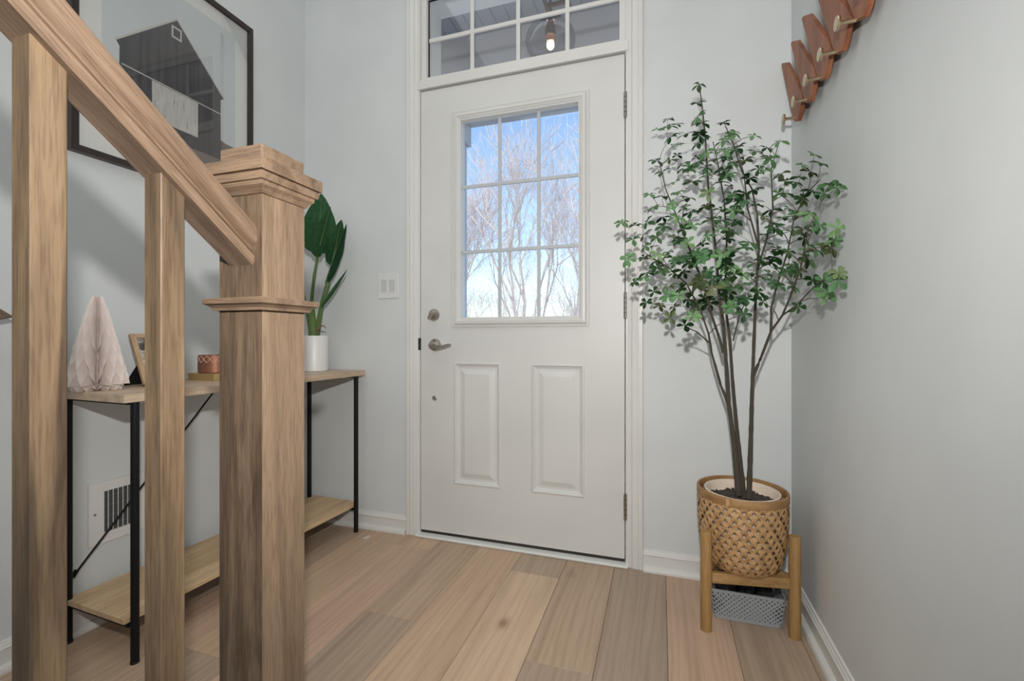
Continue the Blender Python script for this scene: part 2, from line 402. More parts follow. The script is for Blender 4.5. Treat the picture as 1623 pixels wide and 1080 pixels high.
CL=[(0.118,-0.29,1.731),(0.104,-0.391,1.622),(0.112,-0.309,1.619),(0.121,-0.377,1.567),(0.116,-0.401,1.525),(0.022,-0.308,1.624),(-0.008,-0.163,1.659),(0.028,-0.196,1.65),(0.052,-0.206,1.65),(0.075,-0.358,1.548),(0.031,-0.27,1.581),(0.048,-0.343,1.524),(0.109,-0.372,1.51),(0.112,-0.39,1.525),(0.135,-0.36,1.488),(0.055,-0.161,1.56),(-0.014,-0.188,1.539),(0.03,-0.195,1.533),(0.072,-0.197,1.515),(0.084,-0.368,1.44),(0.007,-0.334,1.446),(0.195,-0.244,1.615),(0.231,-0.215,1.589),(0.201,-0.181,1.582),(0.24,-0.174,1.555),(0.101,-0.397,1.442),(0.139,-0.251,1.515),(0.178,-0.233,1.505),(0.14,-0.281,1.465),(0.184,-0.371,1.478),(0.21,-0.288,1.472),(0.178,-0.398,1.41),(0.12,-0.159,1.546),(0.235,-0.178,1.607),(0.279,-0.267,1.553),(0.337,-0.336,1.5),(0.303,-0.166,1.54),(0.232,-0.26,1.522),(0.335,-0.173,1.546),(0.338,-0.183,1.511),(0.251,-0.278,1.474),(0.306,-0.304,1.428),(0.361,-0.252,1.429),(0.287,-0.3,1.435),(0.305,-0.375,1.437),(0.193,-0.335,1.526),(0.213,-0.193,1.522),(0.188,-0.411,1.394),(0.243,-0.409,1.375),(0.373,-0.245,1.406),(0.389,-0.341,1.384),(0.403,-0.42,1.418),(0.403,-0.308,1.43),(0.403,-0.474,1.375),(0.403,-0.381,1.385),(0.404,-0.535,1.302),(0.403,-0.594,1.273),(0.403,-0.403,1.323),(0.404,-0.493,1.29),(0.377,-0.343,1.371),(0.336,-0.321,1.349),(0.381,-0.211,1.378),(0.397,-0.33,1.323),(0.28,-0.266,1.383),(0.221,-0.175,1.427),(0.232,-0.398,1.336),(0.202,-0.417,1.317),(0.043,-0.36,1.402),(0.057,-0.215,1.413),(-0.035,-0.307,1.385),(0.006,-0.333,1.367),(-0.022,-0.276,1.351),(0.032,-0.422,1.313),(0.087,-0.242,1.383),(0.104,-0.176,1.456),(0.074,-0.155,1.509),(0.092,-0.217,1.485),(0.008,-0.166,1.343),(0.044,-0.443,1.27),(0.068,-0.364,1.317),(0.1,-0.187,1.346),(-0.129,-0.283,1.306),(-0.084,-0.253,1.301),(-0.044,-0.299,1.297),(-0.089,-0.278,1.247),(-0.055,-0.287,1.258),(0.008,-0.17,1.309),(-0.012,-0.343,1.237),(-0.1,-0.334,1.171),(-0.057,-0.23,1.192),(-0.048,-0.299,1.218),(-0.032,-0.203,1.229),(0.052,-0.354,1.218),(0.066,-0.415,1.239),(0.089,-0.465,1.237),(0.132,-0.421,1.34),(0.136,-0.378,1.407),(0.192,-0.238,1.424),(0.185,-0.382,1.397),(0.126,-0.442,1.296),(0.183,-0.316,1.314),(0.209,-0.374,1.293),(0.159,-0.199,1.313),(0.159,-0.454,1.223),(0.135,-0.359,1.226),(0.127,-0.299,1.213),(0.078,-0.38,1.203),(0.045,-0.186,1.266),(0.025,-0.323,1.19),(-0.007,-0.372,1.175),(0.098,-0.395,1.162),(0.063,-0.478,1.142),(0.109,-0.398,1.169),(0.14,-0.448,1.15),(0.202,-0.248,1.194),(0.209,-0.252,1.235),(0.204,-0.335,1.238),(0.163,-0.462,1.248),(0.207,-0.385,1.257),(0.202,-0.365,1.339),(0.114,-0.459,1.142),(0.04,-0.402,1.147),(0.09,-0.254,1.165),(0.201,-0.392,1.336),(0.219,-0.417,1.31),(0.305,-0.166,1.359),(0.223,-0.285,1.318),(0.241,-0.176,1.308),(0.194,-0.365,1.235),(0.349,-0.17,1.338),(0.403,-0.307,1.327),(0.399,-0.199,1.329),(0.38,-0.212,1.3),(0.4,-0.282,1.292),(0.399,-0.394,1.263),(0.289,-0.366,1.269),(0.35,-0.179,1.283),(0.332,-0.176,1.254),(0.33,-0.17,1.231),(0.329,-0.328,1.244),(0.393,-0.237,1.249),(0.403,-0.316,1.238),(0.404,-0.41,1.22),(0.402,-0.472,1.211),(0.404,-0.322,1.209),(0.404,-0.587,1.177),(0.404,-0.568,1.153),(0.251,-0.371,1.196),(0.264,-0.198,1.214),(0.372,-0.155,1.209),(0.344,-0.4,1.16),(0.219,-0.216,1.204),(0.403,-0.361,1.166),(0.404,-0.493,1.149),(0.404,-0.548,1.139),(0.403,-0.438,1.152),(0.392,-0.384,1.141),(0.404,-0.369,1.13),(0.391,-0.234,1.143),(0.341,-0.404,1.104),(0.278,-0.385,1.142),(0.331,-0.248,1.153),(0.402,-0.271,1.12),(0.251,-0.243,1.118),(0.316,-0.17,1.119),(0.187,-0.423,1.119),(0.178,-0.49,1.135),(0.297,-0.181,1.162),(0.305,-0.42,1.143),(-0.083,-0.324,1.096),(-0.044,-0.23,1.138),(-0.022,-0.263,1.069),(-0.045,-0.312,1.028),(-0.004,-0.237,1.023),(0.005,-0.348,1.125),(0.027,-0.191,1.094),(0.065,-0.235,1.078),(0.042,-0.327,1.121),(0.045,-0.319,1.149),(0.023,-0.426,1.038),(0.049,-0.432,1.039),(0.043,-0.264,1.017),(0.03,-0.287,0.979),(0.069,-0.4,0.951),(0.086,-0.275,1.04),(-0.022,-0.289,1.166),(0.008,-0.231,1.186),(-0.01,-0.29,1.147),(0.091,-0.428,0.978),(0.128,-0.21,1.028),(0.139,-0.222,1.046),(0.107,-0.459,1.076),(0.139,-0.351,1.119),(0.106,-0.404,1.141),(0.089,-0.275,1.153),(0.067,-0.39,1.114),(0.06,-0.419,1.155),(0.149,-0.352,1.095),(0.177,-0.22,1.12),(0.161,-0.479,1.14),(0.175,-0.459,1.121),(0.209,-0.295,1.106),(0.2,-0.213,1.076),(0.202,-0.307,1.055),(0.15,-0.349,1.067),(0.175,-0.212,1.046),(0.153,-0.229,1.029),(0.193,-0.416,1.004),(-0.054,-0.313,1.112),(0.101,-0.388,1.073),(0.105,-0.204,1.016),(0.189,-0.349,1.08),(0.252,-0.221,1.086),(0.272,-0.38,1.049),(0.246,-0.186,1.018),(0.236,-0.376,0.984),(0.241,-0.389,1.027),(0.328,-0.285,1.085),(0.374,-0.326,1.067),(0.403,-0.269,1.118),(0.402,-0.407,1.073),(0.403,-0.491,1.061),(0.402,-0.598,1.068),(0.402,-0.523,1.031),(0.402,-0.507,1.015),(0.399,-0.284,1.008),(0.402,-0.6,1.05),(0.341,-0.286,1.076),(0.201,-0.444,1.095),(0.197,-0.384,1.056),(0.214,-0.208,1.048),(0.295,-0.323,1.022),(0.333,-0.211,1.121),(0.295,-0.162,1.129),(0.241,-0.258,1.031)]
# ================================================================== THE SETTING
XL, XR, YB, ZC = -1.72, .448, -5.0, 3.6
# ---- floor: every plank its own board
fl = MB().box(XL-.15, XR+.15, YB-.15, .16, -.06, -.004).build('floor', M['subfloor'])
struct(fl, 'wide oak plank floor in mixed tan and grey-brown boards', 'floor')
TAN = (.56, .405, .285, 1); PINK = (.575, .41, .30, 1); LTAN = (.60, .445, .32, 1)
GRY = (.45, .345, .26, 1); DGR = (.40, .31, .238, 1); MID = (.50, .372, .267, 1)
rnd = random.Random(7)
cols = { # column index: list of (y_far, y_near, colour)
 2: [(.0, -1.5, GRY), (-1.5, -3.2, TAN), (-3.2, -5, MID)],
 1: [(.0, -1.1, GRY), (-1.1, -2.9, PINK), (-2.9, -5, TAN)],
 0: [(.0, -1.3, PINK), (-1.3, -3.1, GRY), (-3.1, -5, TAN)],
 -1: [(.0, -1.6, DGR), (-1.6, -3.4, TAN), (-3.4, -5, MID)],
 -2: [(.0, -.635, MID), (-.635, -2.2, GRY), (-2.2, -3.9, TAN), (-3.9, -5, LTAN)],
 -3: [(.0, -.18, GRY), (-.18, -1.9, LTAN), (-1.9, -3.6, MID), (-3.6, -5, TAN)],
 -4: [(.0, -1.45, TAN), (-1.45, -3.2, GRY), (-3.2, -5, PINK)],
 -5: [(.0, -.577, MID), (-.577, -2.1, GRY), (-2.1, -3.8, LTAN), (-3.8, -5, TAN)],
 -6: [(.0, -.123, TAN), (-.123, -1.7, PINK), (-1.7, -3.4, TAN), (-3.4, -5, GRY)],
 -7: [(.0, -.9, TAN), (-.9, -2.3, GRY), (-2.3, -5, MID)],
 -8: [(.0, -.50, GRY), (-.50, -.90, PINK), (-.90, -2.5, MID), (-2.5, -5, TAN)],
 -9: [(.0, -.8, GRY), (-.8, -2.4, MID), (-2.4, -5, TAN)]}
for k, segs in cols.items():
    x0 = .019+.1928*k; x1 = x0+.1928
    x1 = min(x1, XR); x0 = max(x0, XL)
    for a, b, c in segs:
        p = MB().box(x0+.0005, x1-.0005, max(b, YB)+.0006, a-.0006, -.012, 0, .0013, 1).build('plank', M['floor'], fl)
        j = rnd.uniform(.95, 1.05)
        p.color = (c[0]*j, c[1]*j, c[2]*j, 1)

# ---- walls and ceiling
def rects(mb, segs, y0, y1):
    for x0, x1, z0, z1 in segs: mb.box(x0, x1, y0, y1, z0, z1)
w = MB(); rects(w, [(XL-.15, -1.075, 0, ZC), (-.118, XR+.15, 0, ZC), (-1.075, -.118, 2.51, ZC)], 0, .16)
struct(w.build('wall_front', M['wall']), 'pale grey painted wall around the entry door', 'wall')
struct(MB().box(XL-.15, XL, YB, 0, -.05, ZC).build('wall_left', M['wall']), 'pale grey painted wall behind the console table', 'wall')
struct(MB().box(XR, XR+.15, YB, 0, -.05, ZC).build('wall_right', M['wall']), 'pale grey painted wall under the coat rack', 'wall')
struct(MB().box(XL-.15, XR+.15, YB-.15, YB, -.05, ZC).build('wall_back', M['wall']), 'pale grey painted wall behind the viewer', 'wall')
struct(MB().box(XL-.15, XR+.15, YB-.15, .16, ZC, ZC+.1).build('ceiling', M['ceiling']), 'white ceiling of the tall foyer', 'ceiling')

# ---- baseboards with a rounded shoe
BP = [(0, 0), (.030, 0), (.030, .008), (.027, .016), (.019, .021), (.0135, .0215), (.0135, .058), (.0155, .0605), (.0150, .064), (.0115, .067), (.0105, .071), (.0075, .0735), (.006, .079), (0, .080)]
def baseboard(name, a, b, nrm):
    a = Vector(a); b = Vector(b); nrm = Vector(nrm)
    m = MB()
    m.loft([[p+nrm*d+Vector((0, 0, z)) for d, z in BP] for p in (a, b)])
    return struct(m.build(name, M['trim']), 'white painted baseboard with rounded shoe', 'baseboard')
baseboard('baseboard_front_left', (XL, 0, 0), (-1.1265, 0, 0), (0, -1, 0))
baseboard('baseboard_front_right', (-.0655, 0, 0), (XR, 0, 0), (0, -1, 0))
baseboard('baseboard_left', (XL, -1.285, 0), (XL, 0, 0), (1, 0, 0))
baseboard('baseboard_right', (XR, YB, 0), (XR, 0, 0), (-1, 0, 0))

# ---- door casing: fluted boards and a head board
CP = [(0, 0), (0, .013), (.004, .018), (.012, .018), (.014, .015), (.018, .0155), (.022, .018), (.040, .014), (.043, .0165), (.046, .0125), (.055, .0105), (.060, .009), (.060, 0)]
cs = bpy.data.objects.new('trim_1', None); COL.objects.link(cs); struct(cs, 'white profiled casing around the entry door and transom', 'door casing')
for s, xo in ((1, -1.1265), (-1, -.0655)):
    MB().loft([[(xo+s*d, -y, z) for d, y in CP] for z in (0, 2.56)]).build('casing_side', M['trim'], cs)
MB().loft([[(x, -y, 2.575-d) for d, y in CP] for x in (-1.1265, -.0655)]).build('casing_head', M['trim'], cs)
for x0, x1 in ((-1.075, -1.0595), (-.1335, -.118)):
    MB().box(x0, x1, -.006, .16, 0, 2.51, .002).build('jamb', M['trim'], cs)
for x0, x1 in ((-1.0595, -1.046), (-.147, -.1335)):
    MB().box(x0, x1, .047, .16, .02, 2.06, .001).build('door_stop', M['trim'], cs)
MB().box(-1.0595, -.1335, .047, .16, 2.052, 2.06).build('door_stop', M['trim'], cs)

# ---- threshold
sl = MB(); sl.loft([[(x, y, z) for y, z in ((.16, 0), (-.018, 0), (-.030, .002), (-.031, .007), (-.026, .0105), (-.010, .0115), (.16, .0115))] for x in (-1.070, -.123)])
sl = sl.build('trim_2', M['sill'], None, True)
struct(sl, 'white rounded threshold strip below the entry door', 'threshold')
MB().box(-1.056, -.137, .006, .05, .0115, .0262).build('weatherstrip', M['sweep'], sl)

# ---- entry door
dr = bpy.data.objects.new('door_1', None); COL.objects.link(dr); dr.location = (-.596, .02, .02)
struct(dr, 'white steel entry door with nine-pane window and two raised panels', 'door')
L0, L1, Z0, Z1 = -1.0560, -.1375, .0265, 2.0515
m = MB()
for x0, x1, z0, z1 in [(L0, -.889, Z0, Z1), (-.299, L1, Z0, Z1), (-.889, -.299, Z0, .252), (-.889, -.299, .804, .985), (-.889, -.299, 1.905, Z1),
                       (-.663, -.526, .252, .804)]:
    m.box(x0, x1, 0, .045, z0, z1)
m.box(-.889, -.855, 0, .045, .985, 1.905); m.box(-.316, -.299, 0, .045, .985, 1.905)
m.build('door_slab', M['doorpaint'], dr)
for x0, x1 in ((-.889, -.663), (-.526, -.299)):
    m = MB(); nested(m, x0, x1, .252, .804, [(0, 0), (.003, -.0035), (.008, -.0045), (.014, .004), (.017, .0045), (.021, .0085), (.030, .0085), (.034, .0075), (.052, .0005), (.056, 0)], True)
    m.build('raised_panel', M['doorpaint'], dr)
m = MB(); nested(m, -.898, -.278, .960, 1.933, [(0, .001), (.001, -.007), (.006, -.0085), (.009, -.005), (.011, -.0055), (.016, -.0145), (.027, -.0165), (.030, -.012), (.034, -.0115), (.040, -.006), (.0445, -.0055), (.0455, .03)])
m.build('window_frame', M['doorpaint'], dr)
gx = [-.853, -.6745, -.4965, -.318]; gz = [1.005, 1.299, 1.593, 1.888]
for i in range(3):
    for j in range(3):
        MB().box(gx[i], gx[i+1], .022, .025, gz[j], gz[j+1]).build('pane', M['glass'], dr)
for i in (1, 2): MB().box(gx[i]-.0075, gx[i]+.0075, .012, .020, 1.005, 1.888, .002).build('muntin', M['muntin'], dr)
for j in (1, 2): MB().box(-.853, -.318, .0115, .0205, gz[j]-.0075, gz[j]+.0075, .002).build('muntin', M['muntin'], dr)
# hinges
for zc in (1.845, 1.043, .237):
    h = MB().tube([(-.1345, -.006, zc-.05), (-.1345, -.006, zc+.05)], .0065, 12).build('hinge', M['hinge'], dr, True)
    for q in (-.0505, .0505): MB().sphere((-.1345, -.006, zc+q), .0055, (1, 1, .8), 10).build('pin_tip', M['hinge'], h, True)
    for q in (-.03, -.01, .01, .03): MB().lathe_axis([(.0069, -.0008), (.0069, .0008)], (-.1345, -.006, zc+q), (0, 0, 1), 12).build('knuckle_joint', M['black'], h)
# lever, deadbolt, small bore, strike
hd = MB().lathe_axis([(.029, 0), (.029, .004), (.026, .009), (.014, .011), (.0125, .028), (.0135, .036), (.0135, .042), (.006, .0445)], (-.982, 0, .881), (0, -1, 0), 32).build('door_handle', M['nickel'], dr, True)
m = MB(); pts = []
lev = [(-.992, -.034, .880), (-.975, -.040, .877), (-.955, -.043, .872), (-.935, -.044, .871), (-.915, -.043, .875), (-.897, -.041, .881), (-.884, -.039, .882)]
m.loft([[(x, y+b, z+a) for a, b in ((h, .004), (h, -.004), (-h, -.004), (-h, .004))] for (x, y, z), h in zip(lev, (.009, .0125, .0095, .0075, .007, .0065, .004))])
m.build('lever', M['nickel'], hd, True)
MB().lathe_axis([(.003, 0), (.003, .002)], (-.982, -.010, .900), (0, -1, 0), 10).build('screw', M['black'], hd)
MB().lathe_axis([(.003, 0), (.003, .002)], (-.982, -.010, .862), (0, -1, 0), 10).build('screw', M['black'], hd)
db = MB().lathe_axis([(.028, 0), (.028, .004), (.025, .008), (.013, .0095), (.011, .018)], (-.988, 0, 1.018), (0, -1, 0), 32).build('deadbolt', M['nickel'], dr, True)
m = MB(); m.box(-.023, .023, -.036, -.016, -.0065, .0065, .005, 3)
for v in m.bm.verts: v.co = Matrix.Rotation(R(-48), 4, 'Y') @ v.co + Vector((-.988, 0, 1.018))
m.build('thumb_turn', M['nickel'], db, True)
MB().lathe_axis([(.0115, 0), (.0115, .003), (.008, .0045), (.007, .002), (.0, .002)], (-.985, 0, .637), (0, -1, 0), 20, False).build('viewer_plug', M['nickel'], dr, True)
MB().box(-1.0665, -1.0572, -.008, .004, .856, .912, .002).build('strike_plate', M['blackplastic'], dr)

# ---- transom window
tw = bpy.data.objects.new('window_1', None); COL.objects.link(tw); tw.location = (-.59, .04, 2.1)
struct(tw, 'white transom window of eight panes above the entry door', 'window')
MB().box(-1.0705, -.1225, -.013, .047, 2.0585, 2.099, .002).build('mullion_bar', M['trim'], tw)
for x0, x1, z0, z1 in ((-1.0595, -1.034, 2.099, 2.51), (-.159, -.1335, 2.099, 2.51), (-1.034, -.159, 2.099, 2.121), (-1.034, -.159, 2.492, 2.51)):
    MB().box(x0, x1, .012, .16, z0, z1).build('frame', M['trim'], tw)
MB().box(-1.0342, -1.030, .030, .036, 2.121, 2.492).build('gasket', M['black'], tw)
MB().box(-1.034, -.159, .030, .036, 2.488, 2.4922).build('gasket', M['black'], tw)
tx = [-1.032+.2185*i for i in range(5)]; tx[4] = -.161
tz = [2.1205, 2.304, 2.4925]
for i in range(4):
    for j in range(2): MB().box(tx[i], tx[i+1], .040, .043, tz[j], tz[j+1]).build('pane', M['glass'], tw)
for i in (1, 2, 3): MB().box(tx[i]-.009, tx[i]+.009, .031, .039, 2.121, 2.492, .002).build('muntin', M['trim'], tw)
MB().box(-1.034, -.159, .0305, .0395, 2.295, 2.313, .002).build('muntin', M['trim'], tw)

# ---- stairs (their first tread shows at the bottom left)
st = bpy.data.objects.new('stairs', None); COL.objects.link(st); struct(st, 'pale carpeted stair flight rising beside the wooden balustrade', 'stairs')
for i in range(7):
    MB().box(XL+.002, -.592, -1.29-.2475*(i+1)-(.0 if i < 6 else .8), -1.29-.2475*i, .19*i if i else 0, .19*(i+1), .012, 2).build('step', M['carpet'], st, True)
m = MB().prism([(-.590, -1.335, 0), (-.590, -1.335, .10), (-.590, -3.02, 1.40), (-.590, -3.82, 1.40), (-.590, -3.82, 0)], (.012, 0, 0))
m.build('stringer', M['trim'], st)

# ================================================================== BALUSTRADE
nw = thing('newel_post', 'square oak newel post with stepped cap ending the stair rail', 'newel post', (-.6405, -1.2712, 0))
nx, ny = -.6405, -1.2712
def sq(mb, prof, cx, cy):
    mb.loft([[(cx-h, cy-h, z), (cx+h, cy-h, z), (cx+h, cy+h, z), (cx-h, cy+h, z)] for h, z in prof])
for (sx, sy), mt in (((0, -1), 'newel_grain_shade'), ((1, 0), 'newel'), ((0, 1), 'newel'), ((-1, 0), 'newel_grain_shade')):
    # mitred box-newel boards; front and left ones carry shade in their wood colour
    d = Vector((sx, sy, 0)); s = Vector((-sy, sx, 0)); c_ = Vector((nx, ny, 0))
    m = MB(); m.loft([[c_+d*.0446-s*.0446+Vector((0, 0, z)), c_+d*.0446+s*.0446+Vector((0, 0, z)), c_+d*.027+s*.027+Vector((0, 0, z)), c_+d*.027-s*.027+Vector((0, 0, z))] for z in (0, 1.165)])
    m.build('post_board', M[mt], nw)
m = MB(); sq(m, [(.0446, 1.140), (.0475, 1.141), (.051, 1.1475), (.056, 1.152), (.0565, 1.158), (.0605, 1.159), (.062, 1.165), (.062, 1.169), (.0595, 1.170), (.0595, 1.1715), (.0655, 1.172), (.0655, 1.190), (.064, 1.1915)], nx, ny)
m.build('cap_moulding', M['newel_x'], nw)
m = MB().box(nx-.0446, nx+.0446, ny-.0446, ny+.0446, 1.1915, 1.2205, .003); m.build('cap_block', M['newel_x'], nw)
m = MB(); sq(m, [(.0446, .9565), (.0515, .9570), (.0525, .961), (.0565, .965), (.0615, .9675), (.0615, .9755), (.0605, .9765), (.0446, .9775)], nx, ny)
m.build('neck_moulding', M['newel_x'], nw)

SL = math.tan(R(37.5))
hr = thing('handrail', 'moulded oak stair handrail sloping down into the newel post', 'handrail', (-.638, -1.316, 1.03))
HP = [(.023, 0), (.0260, .003), (.0262, .0115), (.0175, .0128), (.0168, .0170), (.0215, .0182), (.0220, .0215), (.0275, .0245), (.0318, .030), (.033, .038), (.0315, .045), (.027, .051), (.015, .0555), (0, .057)]
HPf = HP + [(-a, b) for a, b in HP[-2::-1]]
def rail_ring(cx, y, zb, k=1.0):
    return [(cx+a*k, y, zb+b*k/math.cos(R(37.5))) for a, b in HPf]
m = MB(); m.loft([rail_ring(-.638, y, 1.0288+SL*(-1.3159-y)) for y in (-1.3159, -2.9)])
m.build('rail', M['rail'], hr, True)
m = MB(); m.box(-.650, -.626, -1.325, -1.3160, 1.03, 1.03+.004)
m.bm.clear()
bal_names = ['square oak baluster nearest the newel post', 'oak baluster second from the newel post, thick at the left edge',
             'oak baluster third from the newel post', 'oak baluster fourth from the newel post', 'oak baluster fifth from the newel post', 'oak baluster sixth from the newel post']
for i, (yc, lab) in enumerate(zip((-1.4325, -1.5635, -1.694, -1.825, -1.956, -2.087), bal_names)):
    step = int((-1.29-yc)/.2475)+1
    zb = .19*step
    b = thing('baluster', lab, 'baluster', (-.6405, yc, zb), 'square oak balusters under the handrail')
    hb = .0160
    def tz_(y): return 1.0288+SL*(-1.3159-y)+.004
    x0, x1, y0, y1 = -.6405-hb, -.6405+hb, yc-hb, yc+hb
    m = MB(); lo = [(x0, y0, zb), (x1, y0, zb), (x1, y1, zb), (x0, y1, zb)]; hi = [(x0, y0, tz_(y0)), (x1, y0, tz_(y0)), (x1, y1, tz_(y1)), (x0, y1, tz_(y1))]
    m.loft([lo, hi])
    es = [e for e in m.bm.edges if abs(e.verts[0].co.z-e.verts[1].co.z) > .2]
    bmesh.ops.bevel(m.bm, geom=es, offset=.0012, segments=1, affect='EDGES')
    m.build('shaft', M['baluster'], b)
wr = thing('wall_handrail', 'short visible end of the oak wall handrail at the left picture edge', 'handrail', (-1.66, -1.13, .96))
yy, z0 = -1.131, .968
m = MB(); m.prism([(-1.683, yy, z0), (-1.683, yy-.055, z0-.0155), (-1.683, yy-.085, z0-.013), (-1.683, -2.7, z0+SL*1.569-.03), (-1.683, -2.7, z0+SL*1.569)], (.046, 0, 0))
bmesh.ops.bevel(m.bm, geom=list(m.bm.edges), offset=.004, segments=2, affect='EDGES')
m.build('rail', M['rail'], wr, True)
for y in (-1.5, -2.5):
    zz = z0+SL*(yy-y)
    MB().tube([(XL+.001, y, zz-.05), (-1.68, y, zz-.05), (-1.655, y, zz+.002)], .006, 8).build('bracket', M['nickel'], wr, True)

# ================================================================== CONSOLE TABLE
ct = thing('console_table', 'narrow oak-topped console table with thin black metal legs', 'table', (-1.393, -1.022, 0), rotz=R(-2.6))
TT = .757
MB().box(-.318, 0, 0, 1.005, TT-.0235, TT, .0008, 1).build('table_top', M['table'], ct, local=True)
MB().box(-.305, -.0235, .012, .985, .1150, .1300, .0008, 1).build('lower_shelf', M['shelf'], ct, local=True)
for x, y in ((-.0125, .0335), (-.0125, .955), (-.295, .017), (-.295, .955)):
    lg = MB().tube([(x, y, .004), (x, y, TT-.0236)], .0103, 18).build('leg', M['black'], ct, True, local=True)
    MB().tube([(x, y, 0), (x, y, .007)], .0112, 18).build('foot_pad', M['blackplastic'], lg, local=True)
for y in (.0300, .955):
    MB().box(-.286, -.023, y-.008, y+.008, .1010, .1148, .001).build('shelf_bar', M['black'], ct, local=True)
    MB().box(-.284, -.023, y-.008, y+.008, TT-.032, TT-.0237, .001).build('top_bar', M['black'], ct, local=True)
MB().tube([(-.302, .040, .198), (-.302, .50, TT-.026)], .0032, 8).build('brace_rod', M['black'], ct, True, local=True)
MB().tube([(-.302, .030, .186), (-.302, .042, .205)], .0065, 10).build('rod_bolt', M['black'], ct, True, local=True)

# ---- things on the table
px_, py_ = -1.608, -.962
pt = thing('paper_tree', 'blush pink honeycomb paper tree decoration at the near end of the console table', 'decoration', (px_, py_, TT))
def honey(mb, n, prof, cells, amp):
    N = 64
    zmax = prof[-1][1]
    for k in range(n):
        col = []
        for i in range(N+1):
            z = prof[0][1]+(zmax-prof[0][1])*i/N
            for (r0, z0), (r1, z1) in zip(prof, prof[1:]):
                if z0 <= z <= z1+1e-9:
                    r = r0+(r1-r0)*(z-z0)/max(z1-z0, 1e-6); break
            th = 2*PI*k/n + amp*(2*PI/n)*math.cos(PI*(i/N)*cells*2)*(1 if k % 2 else -1)
            r *= 1+.02*math.sin(k*2.1+i*.9)
            row = [mb.bm.verts.new((px_+q*r*math.cos(2*PI*k/n+(th-2*PI*k/n)*q), py_+q*r*math.sin(2*PI*k/n+(th-2*PI*k/n)*q), TT+z)) for q in (.12, .5, 1.0)]
            col.append(row)
        for a, b in zip(col, col[1:]):
            for q in range(2): mb.bm.faces.new((a[q], a[q+1], b[q+1], b[q]))
m = MB(); honey(m, 28, [(.076, .016), (.071, .04), (.051, .13), (.029, .225), (.012, .280)], 3.0, .42); m.build('paper_cone', M['paper'], pt)
m = MB(); honey(m, 30, [(.058, .0005), (.060, .016)], .5, .42); m.build('paper_base', M['paper'], pt)
MB().lathe([(.004, .002), (.004, .28)], (px_, py_, TT), 8, True).build('core', M['paper'], pt)

# small photo frame leaning on its easel back
pf = thing('photo_frame', 'small light wood photo frame tilted back on a black easel stand beside the paper tree', 'photo frame', (-1.555, -.78, TT))
lean = R(-27)
def pfm(mb):
    for v in mb.bm.verts:
        v.co = Matrix.Translation((-1.560, -.868, TT+.006)) @ Matrix.Rotation(R(-6), 4, 'Z') @ Matrix.Rotation(lean, 4, 'Y') @ v.co
    return mb
H_, W_ = .178, .122
for nm, b in (('frame_side', (0, .012, 0, .016, 0, H_)), ('frame_side', (0, .012, W_-.016, W_, 0, H_)), ('frame_rail', (0, .012, .016, W_-.016, 0, .016)), ('frame_rail', (0, .012, .016, W_-.016, H_-.016, H_))):
    pfm(MB().box(*b, .001, 1)).build(nm, M['smallframe'], pf)
pfm(MB().box(-.001, .004, .012, W_-.012, .012, H_-.012)).build('backing', M['blackplastic'], pf)
t = MT('snapshot_photo'); n_ = t.noise(t.coords((1, 1, 1)), 34, 3, .6, .6)
t.link(t.ramp(n_, [(.38, (.05, .045, .045, 1)), (.47, (.22, .20, .19, 1)), (.53, (.62, .60, .58, 1)), (.6, (.30, .26, .24, 1))]), t.b.inputs['Base Color'])
t.b.inputs['Roughness'].default_value = .3
pfm(MB().box(.004, .006, .014, W_-.014, .014, H_-.014)).build('photo', t.m, pf)
m = MB(); m.prism([(-1.605, -.835, TT+.100), (-1.605, -.79, TT+.100), (-1.672, -.775, TT+.001), (-1.672, -.850, TT+.001)], (-.004, 0, -.002)); m.build('easel_leg', M['blackplastic'], pf)

# gold tray and copper candle tin
gt = thing('gold_tray', 'low brushed gold rectangular tray block under the copper tin', 'tray', (-1.60, -.60, TT))
MB().box(-1.665, -1.535, -.645, -.50, TT+.0002, TT+.0255, .0015).build('tray_body', M['gold'], gt)
cc = (-1.600, -.588, TT+.0258)
cn = thing('candle_tin', 'round copper candle tin with a pale lattice band, standing on the gold tray', 'candle', cc)
MB().lathe([(.0, .0), (.052, 0), (.055, .003), (.055, .0655), (.0535, .066), (.0525, .063), (.0525, .047), (0, .047)], cc, 48).build('tin', M['copper'], cn, True)
m = MB()
NL = 16
for k in range(NL):
    for row in range(2):
        for sgn in (1, -1):
            P_ = []
            for q in range(5):
                th = 2*PI*(k+.5*sgn*q/4)/NL; z = .039+row*.0125+q/4*.0125
                th = 2*PI*(k+(.5*row)+.5*sgn*q/4)/NL
                P_.append((cc[0]+.0553*math.cos(th), cc[1]+.0553*math.sin(th), cc[2]+z))
            m.tube(P_, .00075, 4, False)
o = m.build('lattice_pattern', M['copperlite'], cn); o['kind'] = 'stuff'
MB().lathe_axis([(.0012, 0), (.0012, .012)], (cc[0], cc[1], cc[2]+.045), (0, 0, 1), 6).build('wick', M['ceramic'], cn)

